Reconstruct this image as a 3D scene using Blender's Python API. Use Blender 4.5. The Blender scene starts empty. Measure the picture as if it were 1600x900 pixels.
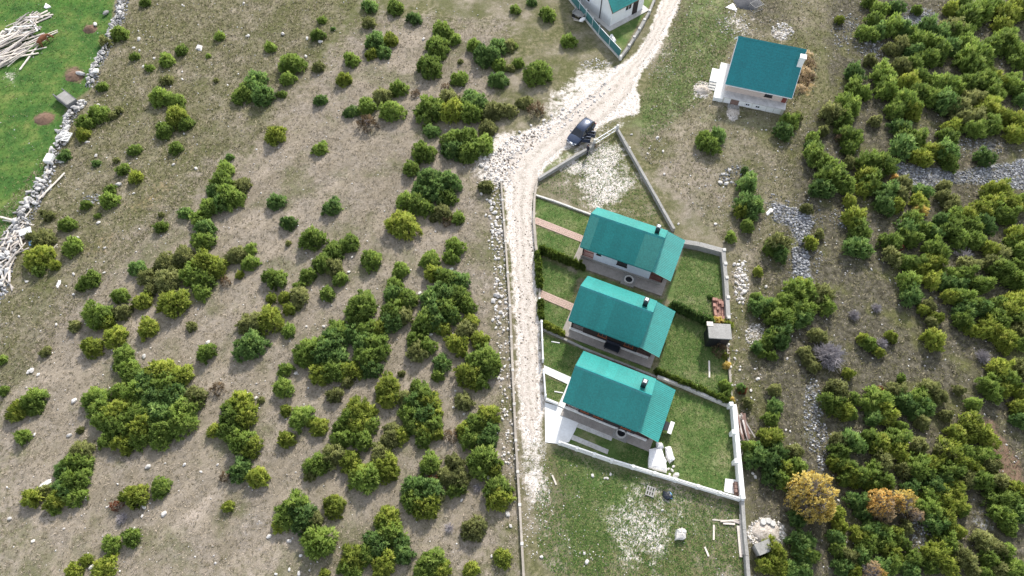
import bpy, bmesh, math, random
import numpy as np
from mathutils import Vector, Matrix
R = math.radians
random.seed(7)
rng = np.random.default_rng(7)
scene = bpy.context.scene
col = scene.collection

# ------------------------------------------------------------------ camera, sky, sun, exposure
CAM_H = 66.0
TILT = R(29.8)
FPX = 1067.0                       # focal length in pixels of the 1600 x 900 photograph
cd = bpy.data.cameras.new('camera')
cam = bpy.data.objects.new('camera', cd)
col.objects.link(cam)
cam.location = (0, 0, CAM_H)
cam.rotation_euler = (TILT, 0, 0)
cd.sensor_fit = 'HORIZONTAL'
cd.sensor_width = 36.0
cd.lens = FPX / 1600 * 36.0
cd.clip_end = 6000
cd.clip_start = 0.5
scene.camera = cam

SUN_EL, SUN_AZ = R(36), math.atan2(0.30, 0.95)      # azimuth measured from +Y towards +X
w = bpy.data.worlds.new('World')
scene.world = w
w.use_nodes = True
nt = w.node_tree
bg = nt.nodes['Background']
sky = nt.nodes.new('ShaderNodeTexSky')
sky.sky_type = 'NISHITA'
sky.sun_disc = False
sky.sun_elevation = SUN_EL
sky.sun_rotation = SUN_AZ
sky.altitude = 900
sky.air_density = 1.0
sky.dust_density = 2.0
hs = nt.nodes.new('ShaderNodeHueSaturation')        # thin veil of cloud: a paler sky
hs.inputs['Saturation'].default_value = 0.42
nt.links.new(sky.outputs[0], hs.inputs['Color'])
nt.links.new(hs.outputs[0], bg.inputs[0])
bg.inputs[1].default_value = 0.15
sl = bpy.data.lights.new('sun', 'SUN')
sl.energy = 2.15
sl.angle = R(3)
sl.color = (1.0, 0.95, 0.87)
so = bpy.data.objects.new('sun', sl)
col.objects.link(so)
sdir = Vector((math.sin(SUN_AZ) * math.cos(SUN_EL), math.cos(SUN_AZ) * math.cos(SUN_EL), math.sin(SUN_EL)))
so.rotation_euler = (-sdir).to_track_quat('-Z', 'Y').to_euler()
so.location = sdir * 200
scene.view_settings.view_transform = 'Standard'
scene.view_settings.look = 'None'
scene.view_settings.gamma = 1.0
scene.view_settings.exposure = 1.22

# ------------------------------------------------------------------ helpers
FWD = Vector((0, math.sin(TILT), -math.cos(TILT)))
UPV = Vector((0, math.cos(TILT), math.sin(TILT)))
def G(px, py, z=0.0):
    """the place on the level z that a spot of the survey photograph shows"""
    d = FWD + Vector((1, 0, 0)) * ((px - 800) / FPX) + UPV * ((450 - py) / FPX)
    t = (z - CAM_H) / d.z
    return Vector((d.x * t, d.y * t, z))
def PXM(px, py):
    d = FWD + Vector((1, 0, 0)) * ((px - 800) / FPX) + UPV * ((450 - py) / FPX)
    return FPX / (-CAM_H / d.z)      # pixels per metre
def PX(v):
    q = Vector(v) - Vector((0, 0, CAM_H))
    dz = q.dot(FWD)
    return 800 + FPX * q.x / dz, 450 - FPX * q.dot(UPV) / dz

def tag(o, label=None, cat=None, group=None, kind=None):
    if label: o['label'] = label
    if cat: o['category'] = cat
    if group: o['group'] = group
    if kind: o['kind'] = kind
    return o
def empty(name, loc, rz=0.0, label=None, cat=None, group=None):
    o = bpy.data.objects.new(name, None)
    o.empty_display_size = 0.3
    o.location = loc
    o.rotation_euler = (0, 0, rz)
    col.objects.link(o)
    return tag(o, label, cat, group)
def link(name, me, parent=None, loc=(0, 0, 0), rot=(0, 0, 0), sc=(1, 1, 1), mat=None):
    o = bpy.data.objects.new(name, me)
    col.objects.link(o)
    o.location = loc; o.rotation_euler = rot; o.scale = sc
    if parent: o.parent = parent
    if mat is not None:
        if not me.materials: me.materials.append(mat)
        elif me.materials[0] != mat:
            o.material_slots[0].link = 'OBJECT'
            o.material_slots[0].material = mat
    return o

class MB:
    def __init__(s): s.v = []; s.f = []; s.sm = False
    def add(s, vs, fs):
        n = len(s.v); s.v += [tuple(v) for v in vs]; s.f += [tuple(i + n for i in f) for f in fs]; return s
    def box(s, a, b, M=None):
        (x0, y0, z0), (x1, y1, z1) = a, b
        vs = [Vector(p) for p in ((x0,y0,z0),(x1,y0,z0),(x1,y1,z0),(x0,y1,z0),(x0,y0,z1),(x1,y0,z1),(x1,y1,z1),(x0,y1,z1))]
        if M is not None: vs = [M @ v for v in vs]
        return s.add(vs, [(3,2,1,0),(4,5,6,7),(0,1,5,4),(1,2,6,5),(2,3,7,6),(3,0,4,7)])
    def bar(s, p, q, wx, wz=None):
        """a square bar from p to q"""
        p, q = Vector(p), Vector(q); wz = wz or wx
        d = (q - p); L = d.length; d.normalize()
        u = d.cross(Vector((0,0,1)))
        if u.length < 1e-4: u = Vector((1,0,0))
        u.normalize(); v = u.cross(d)
        vs = []
        for c in (p, q):
            for a, b in ((-1,-1),(1,-1),(1,1),(-1,1)):
                vs.append(c + u*a*wx/2 + v*b*wz/2)
        return s.add(vs, [(3,2,1,0),(4,5,6,7),(0,1,5,4),(1,2,6,5),(2,3,7,6),(3,0,4,7)])
    def tube(s, p, q, r0, r1=None, n=6, cap=True):
        p, q = Vector(p), Vector(q); r1 = r0 if r1 is None else r1
        d = (q - p).normalized()
        u = d.cross(Vector((0,0,1)))
        if u.length < 1e-3: u = Vector((1,0,0))
        u.normalize(); v = d.cross(u)
        vs = []
        for c, r in ((p, r0), (q, r1)):
            for i in range(n):
                a = 2*math.pi*i/n
                vs.append(c + (u*math.cos(a) + v*math.sin(a))*r)
        fs = [(i, (i+1)%n, n+(i+1)%n, n+i) for i in range(n)]
        if cap: fs += [tuple(range(n-1,-1,-1)), tuple(range(n, 2*n))]
        return s.add(vs, fs)
    def prism(s, pts, z0, z1):
        """pts: counter-clockwise xy outline"""
        n = len(pts)
        vs = [(p[0], p[1], z0) for p in pts] + [(p[0], p[1], z1) for p in pts]
        fs = [tuple(range(n-1,-1,-1)), tuple(range(n,2*n))] + [(i,(i+1)%n,n+(i+1)%n,n+i) for i in range(n)]
        return s.add(vs, fs)
    def mesh(s, name, mat=None, smooth=False):
        me = bpy.data.meshes.new(name)
        me.from_pydata([tuple(v) for v in s.v], [], s.f)
        if smooth: me.polygons.foreach_set('use_smooth', [True]*len(me.polygons))
        if mat: me.materials.append(mat)
        me.update()
        return me
    def obj(s, name, mat, parent=None, bevel=0, smooth=False, **k):
        me = s.mesh(name, mat, smooth)
        if bevel:
            bm = bmesh.new(); bm.from_mesh(me)
            bmesh.ops.bevel(bm, geom=list(bm.edges), offset=bevel, segments=1, affect='EDGES', profile=0.6)
            bm.to_mesh(me); bm.free()
        return link(name, me, parent, **k)

def ccw(pts):
    a = sum(pts[i][0]*pts[(i+1)%len(pts)][1]-pts[(i+1)%len(pts)][0]*pts[i][1] for i in range(len(pts)))
    return pts if a > 0 else pts[::-1]
def GP(pts, z=0.0): return ccw([tuple(G(x, y, z)[:2]) for x, y in pts])

# ------------------------------------------------------------------ materials
def nn(t, typ, **k):
    n = t.nodes.new(typ)
    for a, b in k.items():
        if hasattr(n, a): setattr(n, a, b)
    return n
def noise(t, vec, scale, detail=4, rough=0.55, dist=0):
    n = nn(t, 'ShaderNodeTexNoise'); n.inputs['Scale'].default_value = scale
    n.inputs['Detail'].default_value = detail; n.inputs['Roughness'].default_value = rough
    n.inputs['Distortion'].default_value = dist
    t.links.new(vec, n.inputs['Vector']); return n.outputs['Fac']
def ramp(t, fac, stops, interp='LINEAR'):
    n = nn(t, 'ShaderNodeValToRGB'); cr = n.color_ramp; cr.interpolation = interp
    while len(cr.elements) < len(stops): cr.elements.new(0.5)
    for e, (p, c) in zip(cr.elements, stops):
        e.position = p; e.color = (c[0], c[1], c[2], 1) if not isinstance(c, (int, float)) else (c, c, c, 1)
    t.links.new(fac, n.inputs[0]); return n.outputs[0]
def mixc(t, fac, a, b, mode='MIX'):
    n = nn(t, 'ShaderNodeMix', data_type='RGBA', blend_type=mode)
    def put(v, s):
        if isinstance(v, bpy.types.NodeSocket): t.links.new(v, s)
        elif isinstance(v, (int, float)): s.default_value = v
        else: s.default_value = (v[0], v[1], v[2], 1)
    put(fac, n.inputs[0]); put(a, n.inputs[6]); put(b, n.inputs[7]); return n.outputs[2]
def mth(t, op, a, b=None, clamp=False):
    n = nn(t, 'ShaderNodeMath', operation=op); n.use_clamp = clamp
    for i, v in enumerate((a, b)):
        if v is None: continue
        if isinstance(v, bpy.types.NodeSocket): t.links.new(v, n.inputs[i])
        else: n.inputs[i].default_value = v
    return n.outputs[0]
def sstep(t, x, a, b):
    n = nn(t, 'ShaderNodeMapRange', interpolation_type='SMOOTHSTEP')
    t.links.new(x, n.inputs[0]); n.inputs[1].default_value = a; n.inputs[2].default_value = b; return n.outputs[0]
def base_mat(name):
    m = bpy.data.materials.new(name); m.use_nodes = True
    t = m.node_tree; return m, t, t.nodes['Principled BSDF']
def bump(t, b, h, strength=0.5, dist=0.05):
    n = nn(t, 'ShaderNodeBump'); n.inputs['Strength'].default_value = strength; n.inputs['Distance'].default_value = dist
    t.links.new(h, n.inputs['Height']); t.links.new(n.outputs[0], b.inputs['Normal'])
def mat(name, c, c2=None, rough=0.8, scale=3.0, metal=0.0, spec=0.4, bmp=0.0, objvar=0.0, coord='Object', fine=None):
    """weathered surface: two colours mixed by noise plus a finer speckle"""
    m, t, b = base_mat(name)
    v = nn(t, 'ShaderNodeNewGeometry').outputs['Position'] if coord == 'World' else nn(t, 'ShaderNodeTexCoord').outputs[coord]
    c2 = c2 or tuple(x*0.75 for x in c)
    f = ramp(t, noise(t, v, scale, 6, 0.65), [(0.3, 0.0), (0.7, 1.0)])
    cc = mixc(t, f, c, c2)
    f2 = noise(t, v, fine or scale*9, 3, 0.7)
    cc = mixc(t, 0.5, cc, ramp(t, f2, [(0.25, (0.25,)*3), (0.75, (0.78,)*3)]), 'OVERLAY')
    if objvar:
        oi = nn(t, 'ShaderNodeObjectInfo')
        k = ramp(t, oi.outputs['Random'], [(0, (1-objvar,)*3), (1, (1+objvar,)*3)])
        cc = mixc(t, 1.0, cc, k, 'MULTIPLY')
    t.links.new(cc, b.inputs['Base Color'])
    b.inputs['Roughness'].default_value = rough; b.inputs['Metallic'].default_value = metal
    b.inputs['Specular IOR Level'].default_value = spec
    if bmp: bump(t, b, f2, bmp, 0.03)
    return m

def leaf_mat(name, stops, trans=0.46, var=0.15):
    """foliage: colour by tuft (mesh attribute) and by plant"""
    m, t, b = base_mat(name)
    at = nn(t, 'ShaderNodeAttribute', attribute_name='tint')
    oi = nn(t, 'ShaderNodeObjectInfo')
    x = mth(t, 'ADD', at.outputs['Fac'], mth(t, 'MULTIPLY', mth(t, 'SUBTRACT', oi.outputs['Random'], 0.5), 0.22))
    c = ramp(t, x, stops)
    k = ramp(t, oi.outputs['Random'], [(0, (1-var,)*3), (1, (1+var,)*3)])
    c = mixc(t, 1.0, c, k, 'MULTIPLY')
    t.links.new(c, b.inputs['Base Color'])
    b.inputs['Roughness'].default_value = 0.65; b.inputs['Specular IOR Level'].default_value = 0.25
    tr = nn(t, 'ShaderNodeBsdfTranslucent'); t.links.new(c, tr.inputs[0])
    mx = nn(t, 'ShaderNodeMixShader'); mx.inputs[0].default_value = trans
    t.links.new(b.outputs[0], mx.inputs[1]); t.links.new(tr.outputs[0], mx.inputs[2])
    out = [n for n in t.nodes if n.type == 'OUTPUT_MATERIAL'][0]
    t.links.new(mx.outputs[0], out.inputs[0])
    return m

M = {}
LEAF = {
 'g': leaf_mat('juniper_green', [(0.0, (0.121,0.192,0.041)), (.5, (0.260,0.376,0.071)), (1, (0.376,0.470,0.106))]),
 'd': leaf_mat('juniper_dark', [(0.0, (0.084,0.161,0.046)), (.5, (0.184,0.311,0.082)), (1, (0.342,0.471,0.129))]),
 'y': leaf_mat('juniper_yellow', [(0.0, (0.157,0.218,0.035)), (.5, (0.349,0.423,0.066)), (1, (0.482,0.506,0.100))]),
 'o': leaf_mat('juniper_olive', [(0.0, (0.157,0.178,0.060)), (.5, (0.287,0.315,0.106)), (1, (0.451,0.458,0.178))]),
 'b': leaf_mat('shrub_brown', [(0.0, (.12,.085,.05)), (.5, (.22,.155,.09)), (1, (.33,.24,.14))]),
 'r': leaf_mat('shrub_red', [(0.0, (.12,.040,.022)), (.5, (.24,.075,.036)), (1, (.36,.14,.06))]),
 'Y': leaf_mat('autumn_yellow', [(0.0, (.64,.48,.12)), (.5, (.84,.67,.20)), (1, (.88,.77,.34))], .55),
 'O': leaf_mat('autumn_orange', [(0.0, (.66,.40,.10)), (.5, (.85,.58,.18)), (1, (.88,.70,.32))], .55),
 'T': leaf_mat('autumn_tan', [(0.0, (.60,.44,.25)), (.5, (.78,.60,.36)), (1, (.86,.72,.48))], .5),
 'h': leaf_mat('hedge_green', [(0.0, (0.084,0.144,0.026)), (.5, (0.180,0.264,0.043)), (1, (0.312,0.384,0.072))]),
}
M['bark'] = mat('bark', (.10,.075,.055), (.05,.04,.03), 0.95, 4)
M['twig'] = mat('grey_twig', (.42,.39,.40), (.30,.27,.28), 0.95, 3, objvar=.2)
M['stone'] = mat('limestone', (.50,.485,.465), (.31,.30,.29), 0.95, 1.6, bmp=.4, objvar=.35)
M['stone_white'] = mat('white_limestone', (.66,.625,.585), (.46,.43,.395), 0.95, 1.8, bmp=.3, objvar=.12)
M['stone_grey'] = mat('grey_limestone', (.40,.41,.43), (.25,.26,.28), 0.95, 1.6, bmp=.4, objvar=.3)
M['roof'] = mat('teal_sheet_metal', (.013,.225,.200), (.011,.195,.175), 0.52, 0.7, metal=0.0, spec=0.5, objvar=.07, coord='World')
M['roof_faded'] = mat('faded_teal_sheet_metal', (.050,.275,.225), (.042,.245,.205), 0.55, 0.7, spec=0.6, objvar=.04, coord='World')
M['roof_pale'] = mat('teal_ridge_metal', (.016,.24,.235), None, 0.4, 0.6, spec=.5)
M['roof_blue'] = mat('blue_teal_sheet_metal', (.009,.195,.205), (.010,.172,.182), 0.5, 0.6, spec=0.5, objvar=.07, coord='World')
M['deck_board'] = mat('roof_underside', (.20,.16,.12), None, 0.9, 3)
M['plaster_white'] = mat('white_plaster', (.80,.80,.79), (.72,.71,.69), 0.9, 1.2)
M['plaster_pale'] = mat('pale_blue_plaster', (.62,.68,.76), (.55,.61,.70), 0.9, 1.2)
M['plaster_pink'] = mat('pinkish_plaster', (.56,.46,.40), (.50,.41,.36), 0.9, 1.0)
M['wood_dark'] = mat('dark_wood', (.035,.026,.024), (.02,.016,.015), 0.8, 2)
M['wood_red'] = mat('red_brown_wood', (.22,.055,.045), (.15,.04,.03), 0.7, 3)
M['wood_orange'] = mat('orange_wood', (.30,.10,.045), (.22,.07,.03), 0.7, 3)
M['wood_grey'] = mat('weathered_plank', (.52,.47,.43), (.30,.27,.25), 0.95, 2.0, objvar=.42)
M['wood_pale'] = mat('pale_plank', (.70,.63,.54), (.52,.46,.40), 0.9, 2.0, objvar=.15)
M['wood_brown'] = mat('brown_plank', (.24,.15,.12), (.15,.10,.085), 0.95, 2.0, objvar=.25)
M['concrete'] = mat('grey_concrete', (.34,.33,.31), (.24,.23,.21), 0.95, 0.9, bmp=.2, objvar=.08)
M['concrete_dark'] = mat('dark_grey_concrete', (.17,.17,.17), (.12,.12,.12), 0.95, 0.9, bmp=.2)
M['concrete_pale'] = mat('pale_concrete', (.62,.60,.56), (.46,.44,.40), 0.95, 0.8, bmp=.2, objvar=.10)
M['concrete_white'] = mat('white_concrete', (.82,.82,.80), (.70,.69,.66), 0.9, 0.5, bmp=.1)
M['concrete_brown'] = mat('brownish_concrete', (.42,.37,.31), (.28,.25,.21), 0.95, 0.8, bmp=.2, objvar=.12)
M['paving_dark'] = mat('dark_paving', (.36,.325,.29), (.25,.225,.20), 0.95, 1.6, bmp=.2)
M['deck_pink'] = mat('pink_deck', (.52,.38,.33), None, 0.9, 2)
M['metal_dark'] = mat('dark_metal', (.03,.032,.036), None, 0.45, 3, metal=.4)
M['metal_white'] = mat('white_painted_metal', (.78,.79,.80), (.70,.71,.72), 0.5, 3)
M['glass'] = mat('window_glass', (.018,.022,.028), None, 0.08, 1, spec=.8)
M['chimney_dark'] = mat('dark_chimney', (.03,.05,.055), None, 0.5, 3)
M['tarp_white'] = mat('white_tarpaulin', (.82,.80,.78), (.72,.70,.68), 0.6, 1.5)
M['tarp_blue'] = mat('blue_plastic', (.10,.22,.42), (.16,.32,.52), 0.5, 3)
M['tarp_black'] = mat('black_plastic', (.02,.025,.035), None, 0.4, 3)
M['dirt'] = mat('red_brown_soil', (.20,.125,.085), (.12,.075,.05), 1.0, 2.5, bmp=.6)
M['brick'] = mat('brick', (.40,.22,.17), (.30,.165,.13), 0.9, 2.5, objvar=.3)
M['paver'] = mat('brick_paver', (.55,.40,.33), (.42,.30,.25), 0.95, 5, coord='World', fine=14)
M['mesh_green'] = mat('green_mesh_screen', (.045,.145,.15), (.06,.18,.18), 0.5, 4)
M['car_paint'] = mat('navy_car_paint', (.040,.055,.095), (.044,.060,.10), 0.22, 1.0, metal=.35, spec=.6)
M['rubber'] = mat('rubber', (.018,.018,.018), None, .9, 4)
M['rim'] = mat('alloy_rim', (.5,.5,.52), None, .3, 4, metal=.9)
M['lamp_clear'] = mat('lamp_glass', (.75,.78,.8), None, .1, 4)
M['lamp_red'] = mat('tail_lamp', (.4,.02,.02), None, .2, 4)
M['hide'] = mat('brown_hide', (.20,.072,.030), (.12,.042,.018), .8, 2)
M['cloth_dark'] = mat('dark_clothing', (.022,.022,.032), (.03,.03,.04), .9, 5)
M['cloth_blue'] = mat('dark_trousers', (.03,.035,.055), None, .9, 5)
M['skin'] = mat('skin', (.48,.29,.21), None, .6, 5)
M['hair'] = mat('dark_hair', (.03,.02,.015), None, .7, 9)
# ------------------------------------------------------------------ ground regions (outlines in survey pixels, soft edge in metres)
PASTURE = [(-60,-60),(205,-60),(178,0),(172,52),(158,95),(142,138),(104,165),(92,218),(70,288),(44,332),(18,374),(-10,420),(-60,480)]
ROAD = [(1046,-40),(1028,15),(1010,60),(988,88),(962,104),(935,126),(893,163),(852,193),(805,212),(768,238),(750,258),(757,276),(785,284),(790,330),(797,400),(803,470),(808,540),(810,600),(816,680),(822,694),(842,694),(849,640),(846,580),(842,500),(837,440),(834,380),(833,330),(836,297),(850,262),(882,236),(912,214),(958,186),(998,180),(1000,150),(991,140),(1007,108),(1032,72),(1056,22),(1078,-40)]
def ell(cx, cy, rx, ry, n=14, a=0):
    return [(cx+rx*math.cos(2*math.pi*i/n)*math.cos(a)-ry*math.sin(2*math.pi*i/n)*math.sin(a), cy+rx*math.cos(2*math.pi*i/n)*math.sin(a)+ry*math.sin(2*math.pi*i/n)*math.cos(a)) for i in range(n)]
REG = {
 'pasture': [(PASTURE, 1.2, 1.0)],
 'lawn': [([(882,-30),(925,0),(968,88),(1020,0),(1030,-40)], .5, 1), ([(837,308),(924,338),(911,373),(835,343)], .3, .9), ([(836,353),(906,376),(905,420),(840,392)], .3, .9),
   ([(842,398),(905,430),(893,474),(842,455)], .3, .75), ([(845,468),(890,487),(888,522),(847,514)], .3, 1), ([(848,520),(910,548),(893,597),(850,573)], .3, 1.1),
   ([(852,588),(890,602),(874,632),(853,622)], .3, .9), ([(1068,388),(1129,398),(1134,500),(1050,476),(1036,462)], .6, .8), ([(1046,486),(1112,510),(1138,562),(1144,634),(1025,584)], .6, .75),
   ([(905,420),(1040,470),(1030,480),(900,432)], .3, .9),([(890,520),(1020,575),(1030,588),(905,545)], .3, 1),
   ([(1050,605),(1146,642),(1156,780),(873,694),(900,652),(1020,690)], .5, 1.0),
   ([(866,702),(1010,745),(985,880),(940,800),(905,790),(880,740)], 5.0, .95), (ell(870,840,40,60), 6, .42), ([(1000,745),(1157,786),(1165,850),(1080,905),(970,905),(990,840)], 5.0, .55), (ell(930,830,60,60), 5, .7),
   ([(1070,-40),(1140,-40),(1165,60),(1128,120),(1105,160),(1020,215),(965,200),(1003,150),(1040,75)], 3.0, .62), ([(840,262),(885,236),(930,222),(900,240),(850,275)], 1.0, .65),
   ([(900,400),(905,376),(890,370),(870,380)], .5, .5), (ell(1215,195,60,30), 4, .42), (ell(1140,250,40,60), 5, .35), ([(1060,130),(1130,165),(1240,170),(1235,215),(1150,215),(1080,200)], 3, .4)],
 'gravel': [(ROAD, .9, 1.0), ([(785,285),(833,290),(850,700),(815,720)], 1.0, .62), (ell(790,250,48,40), 2.5, .9), (ell(905,150,75,35,14,-.7), 2.5, .62), (ell(943,272,34,48), 5.5, .98), (ell(905,262,26,20), 4, .75), (ell(1008,825,38,42), 5.5, .98), (ell(836,738,24,66), 3.0, .66), (ell(845,845,28,50), 4, .35),
   (ell(1197,833,30,24), 1.0, .95), (ell(1097,140,14,14), .6, 1.1), (ell(1146,176,10,13), .6, 1.1), ([(880,215),(905,235),(990,190),(1000,180)], 1.5, .5), (ell(1150,37,34,20), 3, .45), (ell(1222,50,18,14), 2, .6), (ell(880,590,3,3), .5, 0), (ell(1040,95,14,14), 3, .55), (ell(1055,165,22,16), 4, .42), (ell(18,118,14,10), 2, .6), (ell(780,470,16,60), 4, .35), (ell(775,350,14,60), 4, .3), (ell(1180,525,16,20), 2, .55), (ell(1158,445,12,34), 2.5, .55), (ell(785,600,12,60), 3, .3), (ell(785,690,14,50), 4, .3)],
 'scree': [([(1392,252),(1445,262),(1500,268),(1560,258),(1610,246),(1610,298),(1560,290),(1510,285),(1450,292),(1400,278)], 1.6, 1.0), ([(1205,318),(1262,330),(1272,352),(1250,385),(1236,352),(1210,345)], 2.0, .95), ([(1237,385),(1262,392),(1268,448),(1240,448)], 1.2, .9), (ell(1270,650,16,60), 3, .6), (ell(1285,700,12,40), 3, .5),
   (ell(1430,35,36,26), 3, .7), (ell(1322,50,24,30), 4, .45), (ell(1365,78,30,16), 3, .55), (ell(1150,275,30,18), 3, .45), (ell(1525,230,50,14), 3, .5), (ell(1440,835,30,22), 3, .5), (ell(1530,810,20,30), 3, .5), (ell(1325,340,30,18), 3, .35), (ell(145,312,16,10), 1.5, .6), (ell(1520,225,60,20), 4, .4), (ell(1540,50,30,20), 4, .3), (ell(1400,690,20,14), 3, .5), (ell(655,575,20,12), 2, .4), (ell(268,520,10,12), 1.5, .5), (ell(400,820,60,40), 6, .25), (ell(700,600,60,100), 8, .18), (ell(640,770,120,120), 10, .14)],
 'pale': [([(240,330),(420,190),(560,20),(800,30),(760,230),(780,300),(800,600),(815,905),(0,960),(-60,580),(150,430)], 9, 1.0), ([(1000,240),(1110,240),(1150,330),(1130,385),(1060,350)], 3, .75), ([(1300,100),(1330,250),(1290,420),(1380,640),(1300,600),(1260,380)], 4, .3), ([(1500,640),(1560,660),(1600,740),(1600,790),(1545,730)], 2, .6), ([(880,900),(1160,900),(1150,850),(1080,830),(960,870)], 4, .5), ([(840,290),(925,235),(965,210),(1045,350),(930,325)], 1.5, .35)],
 'rust': [(ell(235,310,60,20,14,-.6), 4, .8), (ell(300,235,50,16,14,-.5), 4, .7), (ell(150,385,40,20,14,-.5), 4, .8), (ell(350,70,30,18), 4, .6), (ell(100,280,14,20), 3, .6), (ell(1262,115,16,42), 1.6, 1.0), (ell(1300,30,14,40), 3, .5), (ell(640,490,14,16), 2, .5), (ell(270,20,60,30), 5, .4), (ell(1225,65,40,10), 2, .5), (ell(960,180,20,14), 2, .3), (ell(310,190,50,20), 5, .45), (ell(430,30,50,40), 5, .35), (ell(130,440,40,20), 5, .4), (ell(1150,215,30,30), 5, .3), (ell(745,330,20,60), 4, .3)],
 'forest': [([(1290,-60),(1700,-60),(1700,960),(1165,960),(1170,800),(1152,640),(1175,470),(1180,420),(1240,330),(1225,240),(1300,150)], 5, 1.0), ([(1140,-20),(1250,-20),(1240,50),(1180,60)], 3, .6), (ell(1170,270,50,40), 4, .6), (ell(1170,350,34,50), 4, .7)],
 'soil': [(ell(69,186,20,13), 1.2, .7), (ell(117,118,19,15), 1.2, .75), (ell(142,45,12,9), 1, .7), (ell(140,82,14,16), 2, .45), (ell(1530,250,30,14), 3, .5), ([(1500,640),(1556,655),(1605,745),(1605,790),(1545,735)], 1.5, .8), (ell(575,190,16,12), 1, .3), (ell(1122,487,12,24), .6, .3)],
}
def seg_sd(px, py, poly):
    n = len(poly); best = np.full(px.shape, 1e9); inside = np.zeros(px.shape, bool)
    for i in range(n):
        x0, y0 = poly[i]; x1, y1 = poly[(i+1) % n]
        dx, dy = x1-x0, y1-y0
        t = np.clip(((px-x0)*dx + (py-y0)*dy)/(dx*dx+dy*dy+1e-12), 0, 1)
        best = np.minimum(best, (px-x0-t*dx)**2 + (py-y0-t*dy)**2)
        c = ((y0 > py) != (y1 > py))
        with np.errstate(divide='ignore', invalid='ignore'):
            xi = x0 + (py-y0)*dx/(dy if dy else 1e-9)
        inside ^= c & (px < xi)
    d = np.sqrt(best)
    return np.where(inside, d, -d)
def region(name, px, py):
    out = np.zeros(px.shape)
    for poly, soft, amt in REG[name]:
        wp = [tuple(G(x, y)[:2]) for x, y in poly]
        bx = [p[0] for p in wp]; by = [p[1] for p in wp]
        sel = (px > min(bx)-2*soft) & (px < max(bx)+2*soft) & (py > min(by)-2*soft) & (py < max(by)+2*soft)
        if not sel.any(): continue
        sd = seg_sd(px[sel], py[sel], wp)
        v = np.clip(sd/(2*soft)+.5, 0, 1); v = v*v*(3-2*v)*amt
        out[sel] = np.maximum(out[sel], v)
    return out

xs = np.concatenate([[-3000,-1200,-500,-220,-140], np.arange(-104, 104.01, .45), [140,220,500,1200,3000]])
ys = np.concatenate([[-3000,-1200,-500,-200,-100,-45], np.arange(-16, 108.01, .45), [120,150,220,500,1200,3000]])
X, Y = np.meshgrid(xs, ys)
nx, ny = len(xs), len(ys)
co = np.stack([X.ravel(), Y.ravel(), np.zeros(X.size)], 1)
idx = np.arange(nx*ny).reshape(ny, nx)
quads = np.stack([idx[:-1,:-1], idx[:-1,1:], idx[1:,1:], idx[1:,:-1]], -1).reshape(-1, 4)
me = bpy.data.meshes.new('ground')
me.vertices.add(len(co)); me.vertices.foreach_set('co', co.ravel())
me.loops.add(quads.size); me.loops.foreach_set('vertex_index', quads.ravel())
me.polygons.add(len(quads)); me.polygons.foreach_set('loop_start', np.arange(0, quads.size, 4)); me.polygons.foreach_set('loop_total', np.full(len(quads), 4))
me.update()
for nm, keys in (('region_a', ('pasture','lawn','gravel')), ('region_b', ('scree','pale','rust')), ('region_c', ('forest','soil','soil'))):
    at = me.color_attributes.new(nm, 'FLOAT_COLOR', 'POINT')
    d = np.ones((len(co), 4), np.float32)
    for k, key in enumerate(keys): d[:, k] = region(key, co[:,0], co[:,1])
    at.data.foreach_set('color', d.ravel())

m, t, b = base_mat('ground_cover')
pos = nn(t, 'ShaderNodeNewGeometry').outputs['Position']
def stretched(scale, ang, sx, sy):
    mp = nn(t, 'ShaderNodeMapping'); mp.vector_type = 'TEXTURE'; mp.inputs['Rotation'].default_value = (0, 0, ang); mp.inputs['Scale'].default_value = (1/(sx*scale), 1/(sy*scale), 1)
    t.links.new(pos, mp.inputs[0]); return mp.outputs[0]
n_big = noise(t, pos, .055, 5, .6)
n_mid = noise(t, pos, .35, 6, .65)
n_sml = noise(t, pos, 1.6, 5, .7)
n_fin = noise(t, pos, 6.5, 4, .75)
n_str = mth(t, 'ADD', mth(t, 'MULTIPLY', noise(t, stretched(.16, .80, .35, 1.9), 1.0, 6, .62), .65), mth(t, 'MULTIPLY', noise(t, stretched(.5, .80, .4, 1.6), 1.0, 4, .6), .35))
def regs(nm):
    a = nn(t, 'ShaderNodeVertexColor'); a.layer_name = nm
    s = nn(t, 'ShaderNodeSeparateColor'); t.links.new(a.outputs[0], s.inputs[0]); return s.outputs
ra, rb, rc = regs('region_a'), regs('region_b'), regs('region_c')
n_edge = mth(t, 'ADD', mth(t, 'MULTIPLY', n_mid, .45), mth(t, 'ADD', mth(t, 'MULTIPLY', n_sml, .35), mth(t, 'MULTIPLY', n_fin, .2)))
def edge(mk, k=1.4, a=.34, b_=.66):
    x = mth(t, 'ADD', mk, mth(t, 'MULTIPLY', mth(t, 'SUBTRACT', n_edge, .5), k*1.9))
    x = sstep(t, x, a, b_)
    return mth(t, 'MULTIPLY', x, sstep(t, mk, .02, .16))
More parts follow.
